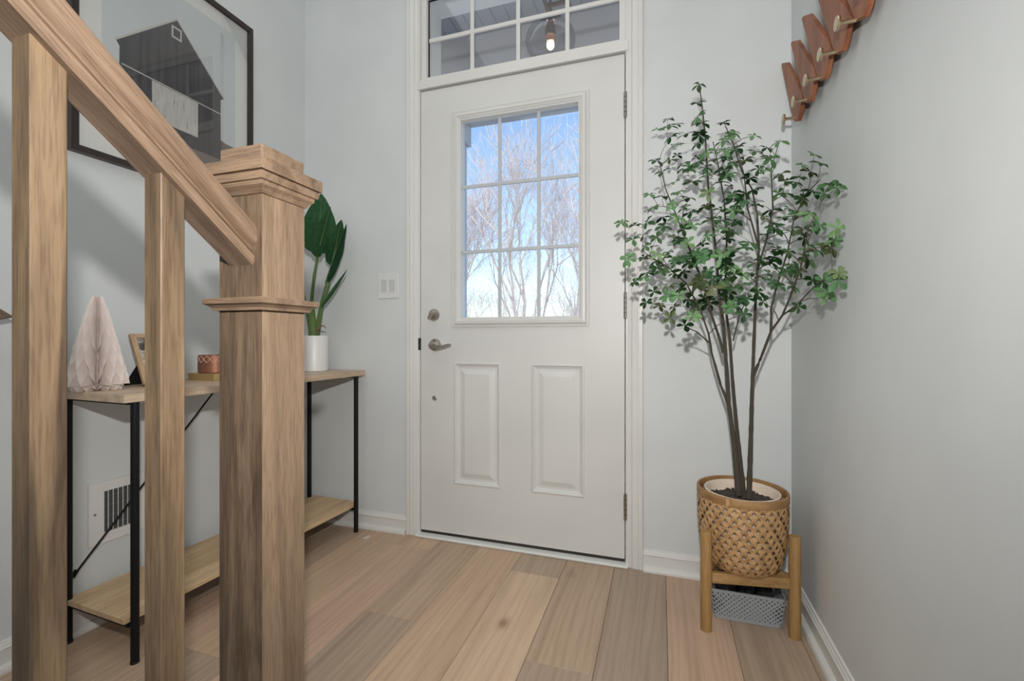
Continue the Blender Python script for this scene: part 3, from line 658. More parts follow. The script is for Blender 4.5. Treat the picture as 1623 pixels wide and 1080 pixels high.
# bird-of-paradise plant in a white pot
bx, by = -1.5585, -.118
bp = thing('potted_paradise_plant', 'broad-leaved green plant in a white cylinder pot at the far end of the console table', 'plant', (bx, by, TT))
MB().lathe([(0, 0), (.060, 0), (.0635, .003), (.0635, .163), (.062, .166), (.0595, .166), (.0585, .150), (0, .150)], (bx, by, TT), 48).build('pot', M['ceramic'], bp, True)
MB().lathe([(0, 0), (.0584, 0), (.0584, .002), (0, .004)], (bx, by, TT+.150), 24).build('soil', M['soil'], bp)
def big_leaf(base, tip, nrm, width, curl=.15, fold=.25, name='leaf'):
    base = Vector(base); tip = Vector(tip); ax = tip-base; L = ax.length; a = ax.normalized()
    n = Vector(nrm); n = (n-a*n.dot(a)).normalized(); s = a.cross(n)
    m = MB(); rows = []
    NR = 14
    for i in range(NR+1):
        t_ = i/NR
        w_ = width*math.sin(PI*min(1, t_*.93+.05)**.72)**.85 if 0 < i < NR else width*.03
        row = []
        for j in range(-4, 5):
            q = j/4
            wob = .012*math.sin(i*1.9+j*1.1)*abs(q)*width*6
            row.append(m.bm.verts.new(base+a*L*t_+s*q*w_*math.cos(fold*1.2)+n*(abs(q)*w_*math.sin(fold*2)+curl*L*(t_-t_*t_)*1.2-curl*L*t_*t_*.3+wob*.12)))
        rows.append(row)
    for r0, r1 in zip(rows, rows[1:]):
        for j in range(8): m.bm.faces.new((r0[j], r0[j+1], r1[j+1], r1[j]))
    bmesh.ops.solidify(m.bm, geom=list(m.bm.faces), thickness=.0012)
    o = m.build(name, M['bigleaf'], bp, True)
    mm = MB(); mm.tube([base+a*L*t_+n*(curl*L*(t_-t_*t_)*1.2-curl*L*t_*t_*.3+.0012) for t_ in (0, .25, .5, .75, .97)], [.003, .0026, .002, .0014, .0007], 6)
    mm.build('midrib', M['bigstem'], o, True)
    return o
cd = Vector((0, -1.874, .913))
def stem(pts, r): MB().tube(pts, [r, r*.9, r*.75, r*.6][:len(pts)], 8).build('stem', M['bigstem'], bp, True)
top = TT+.152
fr = lambda x, y, z: Vector((x, y, z))
stem([(-1.565, by, top), (-1.567, -.13, 1.06), (-1.545, -.135, 1.20), (-1.515, -.14, 1.31)], .0085)
big_leaf((-1.522, -.140, 1.30), (-1.480, -.16, 1.575), (.72, -.69, .1), .078, .06, .2)
stem([(-1.550, by, top), (-1.55, -.145, 1.05), (-1.525, -.16, 1.17), (-1.500, -.165, 1.29)], .0075)
big_leaf((-1.502, -.165, 1.28), (-1.405, -.19, 1.50), (.5, -.75, .3), .036, .05, .45)
stem([(-1.545, -.11, top), (-1.53, -.10, 1.05), (-1.49, -.10, 1.16), (-1.47, -.10, 1.25)], .007)
big_leaf((-1.475, -.10, 1.25), (-1.43, -.085, 1.47), (.6, -.78, 0), .042, .03, .3)
stem([(-1.54, -.125, top), (-1.51, -.14, 1.04), (-1.485, -.14, 1.12), (-1.462, -.14, 1.19)], .006)
big_leaf((-1.478, -.14, 1.165), (-1.362, -.14, 1.435), (.9, .35, -.1), .030, -.03, .55)
stem([(-1.535, -.125, top), (-1.525, -.14, .98), (-1.505, -.15, 1.03), (-1.490, -.155, 1.07)], .005)
big_leaf((-1.500, -.15, 1.055), (-1.350, -.15, 1.225), (.75, .5, -.35), .018, -.04, .6)
stem([(-1.575, by, top), (-1.585, -.14, 1.05), (-1.610, -.15, 1.2), (-1.63, -.16, 1.34)], .007)
big_leaf((-1.628, -.16, 1.32), (-1.60, -.17, 1.52), (.7, -.7, .1), .05, .05, .25)
m = MB(); m.tube([(-1.557, -.128, top), (-1.557, -.132, 1.0), (-1.555, -.135, 1.06)], [.020, .017, .010], 10); m.build('stem_base', M['bigstem'], bp, True)
m = MB(); m.tube([(-1.53, -.15, top), (-1.505, -.165, .945), (-1.475, -.17, .968), (-1.455, -.17, .966), (-1.447, -.17, .955)], [.003, .004, .005, .003, .001], 6); m.build('dried_leaf', M['dryleaf'], bp, True)

# ================================================================== WALL THINGS
# framed barn print on the left wall, built in wall coordinates (y, z)
pc = thing('framed_print', 'large dark-framed print of a dark barn with a white door, hung above the console table', 'picture', (XL, -.66, 1.87))
FY0, FY1, FZ0, FZ1 = -.980, -.333, 1.486, 2.262
fx0, fx1 = XL+.001, XL+.026
fw = .020
def frame_bar(q0, q1, q2, q3):
    m = MB(); m.prism([(fx0, *q0), (fx0, *q1), (fx0, *q2), (fx0, *q3)], (fx1-fx0, 0, 0)); m.build('frame_bar', M['frame'], pc)
frame_bar((FY0, FZ0), (FY1, FZ0), (FY1-fw, FZ0+fw), (FY0+fw, FZ0+fw))
frame_bar((FY0, FZ1), (FY1, FZ1), (FY1-fw, FZ1-fw), (FY0+fw, FZ1-fw))
frame_bar((FY0, FZ0), (FY0, FZ1), (FY0+fw, FZ1-fw), (FY0+fw, FZ0+fw))
frame_bar((FY1, FZ0), (FY1, FZ1), (FY1-fw, FZ1-fw), (FY1-fw, FZ0+fw))
MB().box(XL+.002, XL+.012, FY0+fw, FY1-fw, FZ0+fw, FZ1-fw).build('mat_board', M['mat'], pc)
MB().box(XL+.020, XL+.0215, FY0+fw, FY1-fw, FZ0+fw, FZ1-fw).build('glazing', M['picglass'], pc)
def art(name, poly, mat, lay, parent=None):
    e = .0120+.0003*lay
    m = MB(); m.prism([(XL+e, y, z) for y, z in poly], (.00028, 0, 0)); return m.build(name, mat, parent or pc)
pr = art('print', [(-.893, 1.59), (-.411, 1.59), (-.411, 2.187), (-.893, 2.187)], M['print_sky'], 0)
art('hill', [(-.893, 1.59), (-.411, 1.59), (-.411, 1.712), (-.455, 1.714), (-.48, 1.722), (-.613, 1.690), (-.75, 1.675), (-.893, 1.66)], M['print_grass'], 1, pr)
t = MT('barn_boards'); v_ = t.coords((1, 1, .05)); n_ = t.noise(v_, 55, 2)
t.link(t.ramp(n_, [(.35, (.050, .049, .054, 1)), (.6, (.078, .075, .078, 1))]), t.b.inputs['Base Color']); t.b.inputs['Roughness'].default_value = .7
art('barn', [(-.846, 1.64), (-.478, 1.64), (-.478, 1.885), (-.463, 1.894), (-.654, 2.094), (-.854, 1.899), (-.843, 1.883)], t.m, 2, pr)
for a, b, w_ in (((-.856, 1.898), (-.654, 2.096), .006), ((-.654, 2.096), (-.461, 1.893), .006), ((-.837, 1.828), (-.478, 1.826), .004)):
    dy, dz = b[0]-a[0], b[1]-a[1]; l = math.hypot(dy, dz); ny_, nz_ = -dz/l*w_/2, dy/l*w_/2
    art('roof_line', [(a[0]+ny_, a[1]+nz_), (b[0]+ny_, b[1]+nz_), (b[0]-ny_, b[1]-nz_), (a[0]-ny_, a[1]-nz_)], M['print_white'], 4, pr)
t = MT('worn_white_boards'); v_ = t.coords((1, 1, .12)); n_ = t.noise(v_, 130, 3, .7)
t.link(t.ramp(n_, [(.30, (.22, .22, .22, 1)), (.40, (.50, .49, .46, 1)), (.7, (.58, .57, .54, 1))]), t.b.inputs['Base Color']); t.b.inputs['Roughness'].default_value = .7
art('barn_door', [(-.742, 1.690), (-.574, 1.690), (-.574, 1.823), (-.742, 1.823)], t.m, 4, pr)
art('loft_window', [(-.674, 2.020), (-.637, 2.020), (-.637, 2.064), (-.674, 2.064)], M['print_white'], 4, pr)
art('loft_window_pane', [(-.668, 2.027), (-.643, 2.027), (-.643, 2.057), (-.668, 2.057)], M['print_barn'], 5, pr)
MB().box(XL, XL+.008, -.70, -.62, 2.1, 2.105).build('hanger', M['black'], pc)

# light switch
sw = thing('light_switch', 'white double rocker light switch plate left of the door', 'light switch', (-1.228, 0, 1.16))
MB().box(-1.285, -1.171, -.0055, -.0002, 1.100, 1.221, .0025).build('plate', M['switch'], sw)
for x in (-1.250, -1.206):
    MB().box(x-.0175, x+.0175, -.0068, -.005, 1.127, 1.194, .0008).build('rocker_frame', M['switch'], sw)
    m = MB(); m.prism([(x-.015, -.0070, 1.130), (x-.015, -.0105, 1.188), (x-.015, -.006, 1.190), (x-.015, -.006, 1.130)], (.030, 0, 0)); m.build('rocker', M['rocker'], sw)
for x in (-1.250, -1.206):
    for z in (1.110, 1.211): MB().lathe_axis([(.0028, 0), (.0028, .001)], (x, -.0054, z), (0, -1, 0), 10).build('screw', M['rocker'], sw)

# air vent low on the left wall
vy0, vy1, vz0, vz1 = -.925, -.615, .249, .447
vt = thing('air_vent', 'white metal wall air register low behind the console table', 'vent', (XL, -.77, .348))
m = MB()
g1 = (vy0+.042, vy0+.146); g2 = (vy0+.164, vy0+.268)
for a, b, c, d in ((vy0, g1[0], vz0, vz1), (g1[1], g2[0], vz0, vz1), (g2[1], vy1, vz0, vz1), (g1[0], g1[1], vz0, vz0+.032), (g2[0], g2[1], vz0, vz0+.032), (g1[0], g1[1], vz1-.032, vz1), (g2[0], g2[1], vz1-.032, vz1)):
    m.box(XL+.0005, XL+.0065, a, b, c, d)
m.build('face_plate', M['vent'], vt)
for g in (g1, g2):
    MB().box(XL+.0001, XL+.0005, g[0], g[1], vz0+.032, vz1-.032).build('duct_opening', M['ventdark'], vt)
    for k in range(7):
        y = g[0]+.0095+(g[1]-g[0]-.010)*k/6.6
        m = MB(); m.prism([(XL+.0008, y+.0035, vz0+.032), (XL+.0075, y, vz0+.032), (XL+.0075, y+.0022, vz0+.032), (XL+.0008, y+.0050, vz0+.032)], (0, 0, vz1-vz0-.064)); m.build('louver', M['vent'], vt)
    for z in (.30, .33, .365, .395):
        MB().box(XL+.0006, XL+.0012, g[0], g[1], z, z+.0010).build('damper_edge', M['damper'], vt)
for y in (vy0+.016, vy1-.016):
    MB().lathe_axis([(.004, 0), (.004, .001), (.002, .0022)], (XL+.0065, y, .348), (1, 0, 0), 12).build('screw', M['hinge'], vt)

# coat rack on the right wall
cr = thing('coat_rack', 'reddish brown zigzag wooden coat rack with brass pegs high on the right wall', 'coat rack', (XR, -.6, 1.72))
HEX = [(0, 1.900), (-.006, 1.906), (-.066, 1.873), (-.072, 1.866), (-.230, 1.688), (-.236, 1.668), (-.208, 1.624), (-.190, 1.612), (-.150, 1.628), (-.143, 1.638)]
PITCH = .1255
for k in range(9):
    yo = -.002-PITCH*k
    xb = XR-.0005
    m = MB()
    tilt = lambda y: .006*(1-(-y)/.226)
    bk = [m.bm.verts.new((xb-.0155-tilt(y)*1.0, y+yo, z)) for y, z in HEX]
    ft = [m.bm.verts.new((xb-.0265-tilt(y)*1.0, y+yo, z)) for y, z in HEX]
    m.skin([bk, ft], True)
    es = [e for e in m.bm.edges if all(v in ft for v in e.verts)]
    bmesh.ops.bevel(m.bm, geom=es, offset=.0025, segments=2, affect='EDGES')
    m.build('slat', M['walnut'], cr, True)
for k in range(9):
    y = -.170-.1205*k
    x1 = XR-.0272
    MB().lathe_axis([(.010, 0), (.010, .0158)], (XR, y+.012, 1.665), (-1, 0, 0), 14).build('spacer', M['walnut'], cr)
    pg = MB().lathe_axis([(.0045, 0), (.0045, .028), (.006, .032)], (x1, y, 1.6335), (-1, 0, 0), 14).build('peg', M['brass'], cr, True)
    MB().lathe_axis([(.006, .032), (.0155, .0335), (.0165, .0355), (.0165, .038), (.0155, .0395), (0, .040)], (x1, y, 1.6335), (-1, 0, 0), 24).build('peg_head', M['brass'], pg, True)

# sticker on the floor
sk = MB().box(-.018, .018, -.008, .008, .0002, .0008, .0003, 1)
for v in sk.bm.verts: v.co = Matrix.Translation((-1.277, -.103, 0)) @ Matrix.Rotation(R(80), 4, 'Z') @ v.co
tag(sk.build('floor_sticker', M['sticker']), 'small white sticker lying on the floor near the far table leg', 'sticker')

# ================================================================== PLANT CORNER
# stand
LC = [Vector((.135, -.331, 0)), Vector((.388, -.289, 0))]
bd = (LC[1]-LC[0]).normalized(); nd = Vector((-bd.y, bd.x, 0)); W = (LC[1]-LC[0]).length
LC.append((LC[0]+LC[1])/2+nd*W*.866)
BC = (LC[0]+LC[1])/2+nd*.074
M['hoop_s'] = wood('bamboo_bar', (.29, .165, .055, 1), (.41, .25, .10, 1), (.50, .32, .15, 1), 'X', .5, .7)
ps = thing('plant_stand', 'yellow-brown bamboo plant stand with upright round legs in the corner', 'plant stand', tuple(BC))
for c_ in LC:
    m = MB(); m.tube([c_, c_+Vector((0, 0, .304)), c_+Vector((0, 0, .309))], [.0172, .0166, .0150], 20); m.build('leg', M['stand'], ps, True)
def bar(a, b, z0, z1, wd, nm='bar'):
    d = (b-a).normalized(); s = Vector((-d.y, d.x, 0))*wd/2
    m = MB(); m.loft([[p-s+Vector((0, 0, z0)), p+s+Vector((0, 0, z0)), p+s+Vector((0, 0, z1)), p-s+Vector((0, 0, z1))] for p in (a, b)])
    bmesh.ops.bevel(m.bm, geom=list(m.bm.edges), offset=.002, segments=1, affect='EDGES')
    m.build(nm, M['hoop_s'], ps)
for p, q in ((0, 1), (0, 2), (1, 2)):
    d_ = (LC[q]-LC[p]).normalized()
    bar(LC[p]+d_*.0155, LC[q]-d_*.0155, .150, .1815, .020)
# woven basket
bz = .1815
bk_ = thing('woven_basket', 'round woven bamboo basket planter resting on the plant stand', 'basket', (BC.x, BC.y, bz))
RP = [(0, .094), (.012, .106), (.035, .1175), (.08, .1255), (.13, .1300), (.19, .1330), (.242, .1320)]
def RR(z):
    for (z0, r0), (z1, r1) in zip(RP, RP[1:]):
        if z <= z1: return r0+(r1-r0)*(z-z0)/(z1-z0)
    return RP[-1][1]
m = MB(); NS = 32; HT = .222
for sgn in (1, -1):
    for k in range(NS):
        prev = None
        NT = 30
        for i in range(NT+1):
            z = .002+HT*i/NT
            th = 2*PI*k/NS + sgn*1.28*i/NT
            ph = (th*NS/(2*PI))*PI - sgn*0  # weave phase
            u = sgn*(2*1.28*i/NT)*NS/(2*PI)
            off = .0016*math.sin(PI*u+PI/2+PI*(k % 2))*sgn
            r = RR(z)+off
            wd = .0067/r
            def pt_(dth, dr): return m.bm.verts.new((BC.x+(r+dr)*math.cos(th+dth), BC.y+(r+dr)*math.sin(th+dth), bz+z))
            cur = (pt_(-wd, 0), pt_(0, .0006), pt_(wd, 0))
            if prev:
                m.bm.faces.new((prev[0], prev[1], cur[1], cur[0])); m.bm.faces.new((prev[1], prev[2], cur[2], cur[1]))
            prev = cur
o = m.build('woven_strips', M['basket'], bk_); o['kind'] = 'stuff'
MB().lathe([(0, .0), (.093, .0), (.095, .004), (0, .004)], (BC.x, BC.y, bz), 40).build('base_disc', M['basket'], bk_)
MB().lathe([(.1275, .220), (.1335, .219), (.1350, .222), (.1350, .242), (.1335, .245), (.1285, .2445), (.1275, .242), (.1275, .220)], (BC.x, BC.y, bz), 56).build('rim_hoop', M['hoop'], bk_, True)
tj = BC+Vector((-.055, -.1315, 0))
MB().box(BC.x-.062, BC.x-.052, BC.y-.1265, BC.y-.1205, bz+.222, bz+.242, .001).build('hoop_joint', M['basket'], bk_)
# tree in cream pot
tr = thing('potted_tree', 'slender artificial tree with small green leaf rosettes in a cream pot inside the woven basket', 'tree', (BC.x, BC.y, bz+.0045))
pz = bz+.0045
MB().lathe([(0, 0), (.080, 0), (.084, .003), (.111, .224), (.1120, .233), (.1110, .2345), (.1070, .2345), (.106, .233), (.102, .202), (0, .202)], (BC.x, BC.y, pz), 56).build('inner_pot', M['cream'], tr, True)
rs_ = random.Random(3)
m = MB(); m.lathe([(0, .203), (.06, .207), (.1025, .201), (.1025, .195)], (BC.x, BC.y, pz), 40)
for i in range(260):
    a = rs_.uniform(0, 2*PI); r = .098*math.sqrt(rs_.random()); s = rs_.uniform(.0022, .0058)
    z = pz+.206
    g = bmesh.ops.create_icosphere(m.bm, subdivisions=1, radius=s)
    mt = Matrix.Translation((BC.x+r*math.cos(a), BC.y+r*math.sin(a), z)) @ Matrix.Diagonal((rs_.uniform(.7, 1.5), rs_.uniform(.7, 1.5), .7, 1))
    for v in g['verts']: v.co = mt @ v.co
o = m.build('soil', M['soil'], tr); o['kind'] = 'stuff'
nodes = []   # (pos, depth from root) for twig attachment
for bi, (pts, r0, r1) in enumerate(BR):
    P0 = [Vector(p) for p in pts]
    # resample with a slight wobble
    Q = []
    for a, b in zip(P0, P0[1:]):
        n_s = max(2, int((b-a).length/.02))
        for i in range(n_s): Q.append(a.lerp(b, i/n_s))
    Q.append(P0[-1])
    Lc = [0]
    for a, b in zip(Q, Q[1:]): Lc.append(Lc[-1]+(b-a).length)
    rr = [r0+(r1-r0)*(l/Lc[-1])**.6 for l in Lc]
    rr = [r*(1+.10*rs_.uniform(-1, 1)) if r > .003 else r for r in rr]
    MB().tube(Q, rr, 8).build('branch' if bi > 2 else 'trunk', M['bark'], tr, True)
    for q, r in zip(Q, rr):
        if q.z > .95 or bi in (3, 4): nodes.append((q, r))
def leaf_cluster_mesh(seed):
    r = random.Random(seed); m = MB()
    nl = r.choice((4, 5, 5, 6)); ph = r.random()*6
    for k in range(nl):
        a = ph+2*PI*k/nl+r.uniform(-.25, .25); L = r.uniform(.021, .030); wd = L*r.uniform(.24, .31)
        el = r.uniform(-.35, .45)
        d = Vector((math.cos(a)*math.cos(el), math.sin(a)*math.cos(el), math.sin(el))); s = Vector((-math.sin(a), math.cos(a), 0)); u = d.cross(s)*-1
        prof = [(0.02, .06), (.30, .55), (.62, 1.0), (.86, .70), (1.0, .05)]
        rows = []
        for t_, w_ in prof:
            c_ = d*L*t_ - Vector((0, 0, 1))*L*.25*t_*t_
            rows.append([m.bm.verts.new(c_+s*wd*w_*q+Vector((0, 0, 1))*wd*w_*abs(q)*.35) for q in (-1, 0, 1)])
        for x, y in zip(rows, rows[1:]):
            for q in (0, 1): m.bm.faces.new((x[q], x[q+1], y[q+1], y[q]))
    bmesh.ops.solidify(m.bm, geom=list(m.bm.faces), thickness=.0003)
    me = bpy.data.meshes.new('leaf_cluster'); m.bm.to_mesh(me); m.bm.free(); me.materials.append(M['leaf'])
    me.polygons.foreach_set('use_smooth', [True]*len(me.polygons))
    return me
LM = [leaf_cluster_mesh(s) for s in range(8)]
order = sorted(range(len(CL)), key=lambda i: (Vector(CL[i])-Vector((.21, -.22, 1.05))).length)
tw_ = MB(); tl = root_loc(tr)
for i in order:
    c_ = Vector(CL[i])
    best = None; bs = 9
    for q, r in nodes:
        d = c_-q; l = d.length
        if l < 1e-4: continue
        out = (q-Vector((.22, -.22, .75))); pen = 0
        if d.z < -.01: pen += .12
        if d.normalized().dot(out.normalized()) < .3: pen += .10
        s = l+pen+(.02 if r < .0012 else 0)
        if s < bs and l > .02: bs = s; best = (q, r)
    q, r = best; d = c_-q; l = d.length
    out = (q-Vector((.22, -.22, .75))).normalized()
    mid = q+d*.5+out*l*.08+Vector((rs_.uniform(-1, 1), rs_.uniform(-1, 1), rs_.uniform(-1, 1)))*l*.05
    pts = [q, q.lerp(mid, .55)+out*l*.03, mid, mid.lerp(c_, .5), c_]
    rb = min(r*.75, .0016)
    tw_.tube(pts, [rb, rb*.9, rb*.8, max(rb*.7, .0006), .0006], 5)
    for p in pts[1:4]: nodes.append((p, rb*.8))
    n = (Vector((0, -1, .30))*rs_.uniform(.4, 1.2)+(c_-Vector((.2, -.2, 1.0))).normalized()*.6+Vector((rs_.uniform(-.5, .5), rs_.uniform(-.4, .4), rs_.uniform(-.2, .9)))).normalized()
    if c_.z > 1.7: n = Vector((0, -.15, 1))
    o = bpy.data.objects.new('leaf_cluster', rs_.choice(LM)); COL.objects.link(o); o.parent = tr
    o.location = c_-tl
    o.rotation_euler = (n.to_track_quat('Z', 'Y') @ Matrix.Rotation(rs_.random()*6, 4, 'Z').to_quaternion()).to_euler()
    s = rs_.uniform(.92, 1.22)
    o.scale = (s, s, s)
o = tw_.build('twigs', M['twig'], tr, True); o['kind'] = 'stuff'

# grey plastic storage basket with dark clothing items under the stand
gb = thing('storage_basket', 'small grey lattice plastic basket on the floor under the plant stand', 'basket', (.263, -.193, 0))
gx0, gx1, gy0, gy1 = .166, .360, -.258, -.128
def wallpt(side, u, z):
    f = .010*z/.098
    A = [((gx0-f, gy0-f), (gx1+f, gy0-f)), ((gx1+f, gy0-f), (gx1+f, gy1+f)), ((gx1+f, gy1+f), (gx0-f, gy1+f)), ((gx0-f, gy1+f), (gx0-f, gy0-f))][side]
    return Vector((A[0][0]+(A[1][0]-A[0][0])*u, A[0][1]+(A[1][1]-A[0][1])*u, z))
m = MB()
for side in range(4):
    Ls = .196 if side % 2 == 0 else .145
    z0, z1 = .010, .092; hh = z1-z0; P_ = .0145
    nk = int((Ls+hh)/P_)+2
    for sgn in (1, -1):
        for k in range(-1, nk):
            s0 = k*P_-(hh if sgn > 0 else 0); s1 = s0+sgn*hh if sgn > 0 else s0
            a = (k*P_-hh, z0); b = (k*P_, z1)
            if sgn < 0: a = (k*P_, z0); b = (k*P_-hh, z1)
            # clip in u
            def clip(p, q, lo, hi):
                (x0, w0), (x1, w1) = p, q
                ts = [0, 1]
                dx = x1-x0
                t0 = (lo-x0)/dx; t1 = (hi-x0)/dx
                ta, tb = max(0, min(t0, t1)), min(1, max(t0, t1))
                if tb-ta < .02: return None
                return (x0+dx*ta, w0+(w1-w0)*ta), (x0+dx*tb, w0+(w1-w0)*tb)
            c_ = clip(a, b, 0, Ls)
            if not c_: continue
            (ua, za), (ub, zb) = c_
            wv_ = .0048
            q = [wallpt(side, max(0, min(1, (ua-wv_)/Ls)), za), wallpt(side, max(0, min(1, (ua+wv_)/Ls)), za), wallpt(side, max(0, min(1, (ub+wv_)/Ls)), zb), wallpt(side, max(0, min(1, (ub-wv_)/Ls)), zb)]
            nn = [Vector((0, -1, 0)), Vector((1, 0, 0)), Vector((0, 1, 0)), Vector((-1, 0, 0))][side]
            m.prism([p+nn*(.0006 if sgn > 0 else -.0002) for p in q], nn*-.0016)
o = m.build('lattice_walls', M['greyplastic'], gb); o['kind'] = 'stuff'
def rr_rect(x0, x1, y0, y1, r, n=5):
    pts = []
    for cx, cy, a0 in ((x1-r, y1-r, 0), (x0+r, y1-r, 90), (x0+r, y0+r, 180), (x1-r, y0+r, 270)):
        for i in range(n+1):
            a = R(a0+90*i/n); pts.append((cx+r*math.cos(a), cy+r*math.sin(a)))
    return pts
def rim(mb, z0, z1, e0, e1):
    A = rr_rect(gx0-e0, gx1+e0, gy0-e0, gy1+e0, .014); B = rr_rect(gx0-e0+.004, gx1+e0-.004, gy0-e0+.004, gy1+e0-.004, .011)
    A2 = rr_rect(gx0-e1, gx1+e1, gy0-e1, gy1+e1, .014); B2 = rr_rect(gx0-e1+.004, gx1+e1-.004, gy0-e1+.004, gy1+e1-.004, .011)
    rs = [[mb.bm.verts.new((x, y, z)) for x, y in q] for q, z in ((B, z0), (A, z0), (A2, z1), (B2, z1), (B, z0+1e-5))]
    mb.skin(rs, False)
m = MB(); rim(m, .090, .099, .0112, .0118); m.build('rim', M['greyplastic'], gb, True)
m = MB(); rim(m, .001, .012, .001, .002); m.box(gx0+.003, gx1-.003, gy0+.003, gy1-.003, .001, .004); m.build('base', M['greyplastic'], gb, True)
def lump(name, lab, cat, c, s, seed, mat):
    r = random.Random(seed); m = MB()
    g = bmesh.ops.create_icosphere(m.bm, subdivisions=3, radius=1)
    ph = [r.uniform(0, 6) for _ in range(6)]
    for v in g['verts']:
        p = v.co.copy()
        k = 1+.16*math.sin(5*p.x+ph[0])*math.sin(4*p.y+ph[1])+.12*math.sin(9*p.y+ph[2]+3*p.z)+.08*math.sin(13*p.x+ph[3])
        v.co = Vector((c[0]+p.x*s[0]*k, c[1]+p.y*s[1]*k, c[2]+p.z*s[2]*k))
    for v in m.bm.verts: v.co.z = max(v.co.z, .0045)
    return tag(m.build(name, mat, None, True), lab, cat)
lump('knit_hat', 'crumpled black knit cloth at the left of the grey basket', 'clothing', (.206, -.193, .072), (.026, .042, .055), 1, M['darkcloth2'])
lump('folded_glove', 'folded black glove bundle in the middle of the grey basket', 'clothing', (.264, -.193, .070), (.022, .042, .055), 2, M['darkcloth'])
lump('winter_scarf', 'rounded black cloth bundle at the right of the grey basket', 'clothing', (.322, -.193, .068), (.024, .042, .054), 5, M['darkcloth'])

# ================================================================== OUTSIDE
pcg = bpy.data.objects.new('porch_ceiling', None); COL.objects.link(pcg); struct(pcg, 'white board ceiling of the porch beyond the transom', 'ceiling')
PZ = 3.07
x = -3.2
while x < 2.2:
    MB().box(x, x+.094, .165, 1.32, PZ, PZ+.012, .004, 1).build('ceiling_board', M['porch'], pcg); x += .097
MB().box(-3.3, 2.3, .165, 1.32, PZ+.0125, PZ+.05).build('ceiling_deck', M['porch'], pcg)
MB().box(-3.3, 2.3, .17, .20, -.1, 0).build('porch_edge', M['siding'], pcg)
pbm = bpy.data.objects.new('porch_beam', None); COL.objects.link(pbm); struct(pbm, 'white front beam of the porch seen through the transom', 'beam')
MB().box(-3.3, 2.3, 1.10, 1.30, 2.50, PZ-.001).build('beam_core', M['siding'], pbm)
MB().box(-3.3, 2.3, 1.085, 1.0995, 2.50, 2.66, .003).build('beam_board', M['siding'], pbm)
MB().box(-3.3, 2.3, 1.085, 1.0995, 2.80, PZ-.001, .003).build('beam_board', M['siding'], pbm)
pp = bpy.data.objects.new('porch_post', None); COL.objects.link(pp); pp.location = (-1.36, 1.2, -.3); struct(pp, 'white square porch post beyond the left of the door window', 'post')
MB().box(-1.525, -1.385, 1.13, 1.27, -.3, 2.50).build('post_shaft', M['porch'], pp)
MB().box(-1.553, -1.357, 1.105, 1.295, 2.35, 2.4995, .006).build('post_capital', M['porch'], pp)
pf2 = MB().box(-3.3, 2.3, .165, 1.5, -.35, -.10).build('porch_floor', M['porch'])
struct(pf2, 'grey porch floor outside the door', 'floor')
# porch lantern
pl = thing('porch_light', 'round smoked glass porch light with glowing bulb seen through the transom', 'lamp', (-.60, .67, PZ))
lc = (-.60, .67, 2.615)
MB().sphere(lc, .142, (1, 1, .82), 32).build('glass_globe', M['globe'], pl, True)
MB().lathe_axis([(.03, 0), (.03, .05), (.022, .07)], (lc[0], lc[1], 2.64), (0, 0, 1), 20).build('socket', M['bronze'], pl, True)
bl = MB().sphere((lc[0], lc[1], 2.590), .022, (1, 1, 1.25), 16).build('bulb', M['bulb'], pl, True)
MB().lathe_axis([(.05, 0), (.06, .012), (.02, .02), (.008, .03), (.008, .31)], (lc[0], lc[1], 2.73), (0, 0, 1), 20).build('rod', M['bronze'], pl, True)
for s in (-.05, .08):
    MB().box(lc[0]+s, lc[0]+s+.018, lc[1]-.15, lc[1]+.15, 2.86, 2.88).build('yoke_bar', M['bronze'], pl)
for s in (-.07, .06):
    MB().box(lc[0]-.05, lc[0]+.098, lc[1]+s, lc[1]+s+.018, 2.8605, 2.8795).build('yoke_bar', M['bronze'], pl)
MB().box(lc[0]-.07, lc[0]+.07, lc[1]-.07, lc[1]+.07, PZ-.02, PZ-.0005, .004).build('canopy', M['bronze'], pl)
bulb_l = light('porch_bulb', 'POINT', (lc[0], lc[1], 2.55), .8, (1, .62, .32), shadow_soft_size=.03)

gr = MB(); gr.box(-80, 80, 1.5, 120, -.8, -.45)
struct(gr.build('ground', M['ground']), 'pale winter ground beyond the porch', 'ground')
m = MB(); rh = random.Random(5)
xs = [-90+i*3 for i in range(56)]
tops = [1.6+1.0*math.sin(i*.35)+.4*rh.random() for i in range(56)]
m.bm.verts.ensure_lookup_table()
lo = [m.bm.verts.new((x, 84, -.45)) for x in xs]; hi = [m.bm.verts.new((x, 88, 1.2+t_)) for x, t_ in zip(xs, tops)]; bk2 = [m.bm.verts.new((x, 96, -.45)) for x in xs]
for i in range(55):
    m.bm.faces.new((lo[i], lo[i+1], hi[i+1], hi[i])); m.bm.faces.new((hi[i], hi[i+1], bk2[i+1], bk2[i]))
struct(m.build('far_woodland_ridge', M['hill']), 'low brownish wooded ridge on the horizon', 'hill')

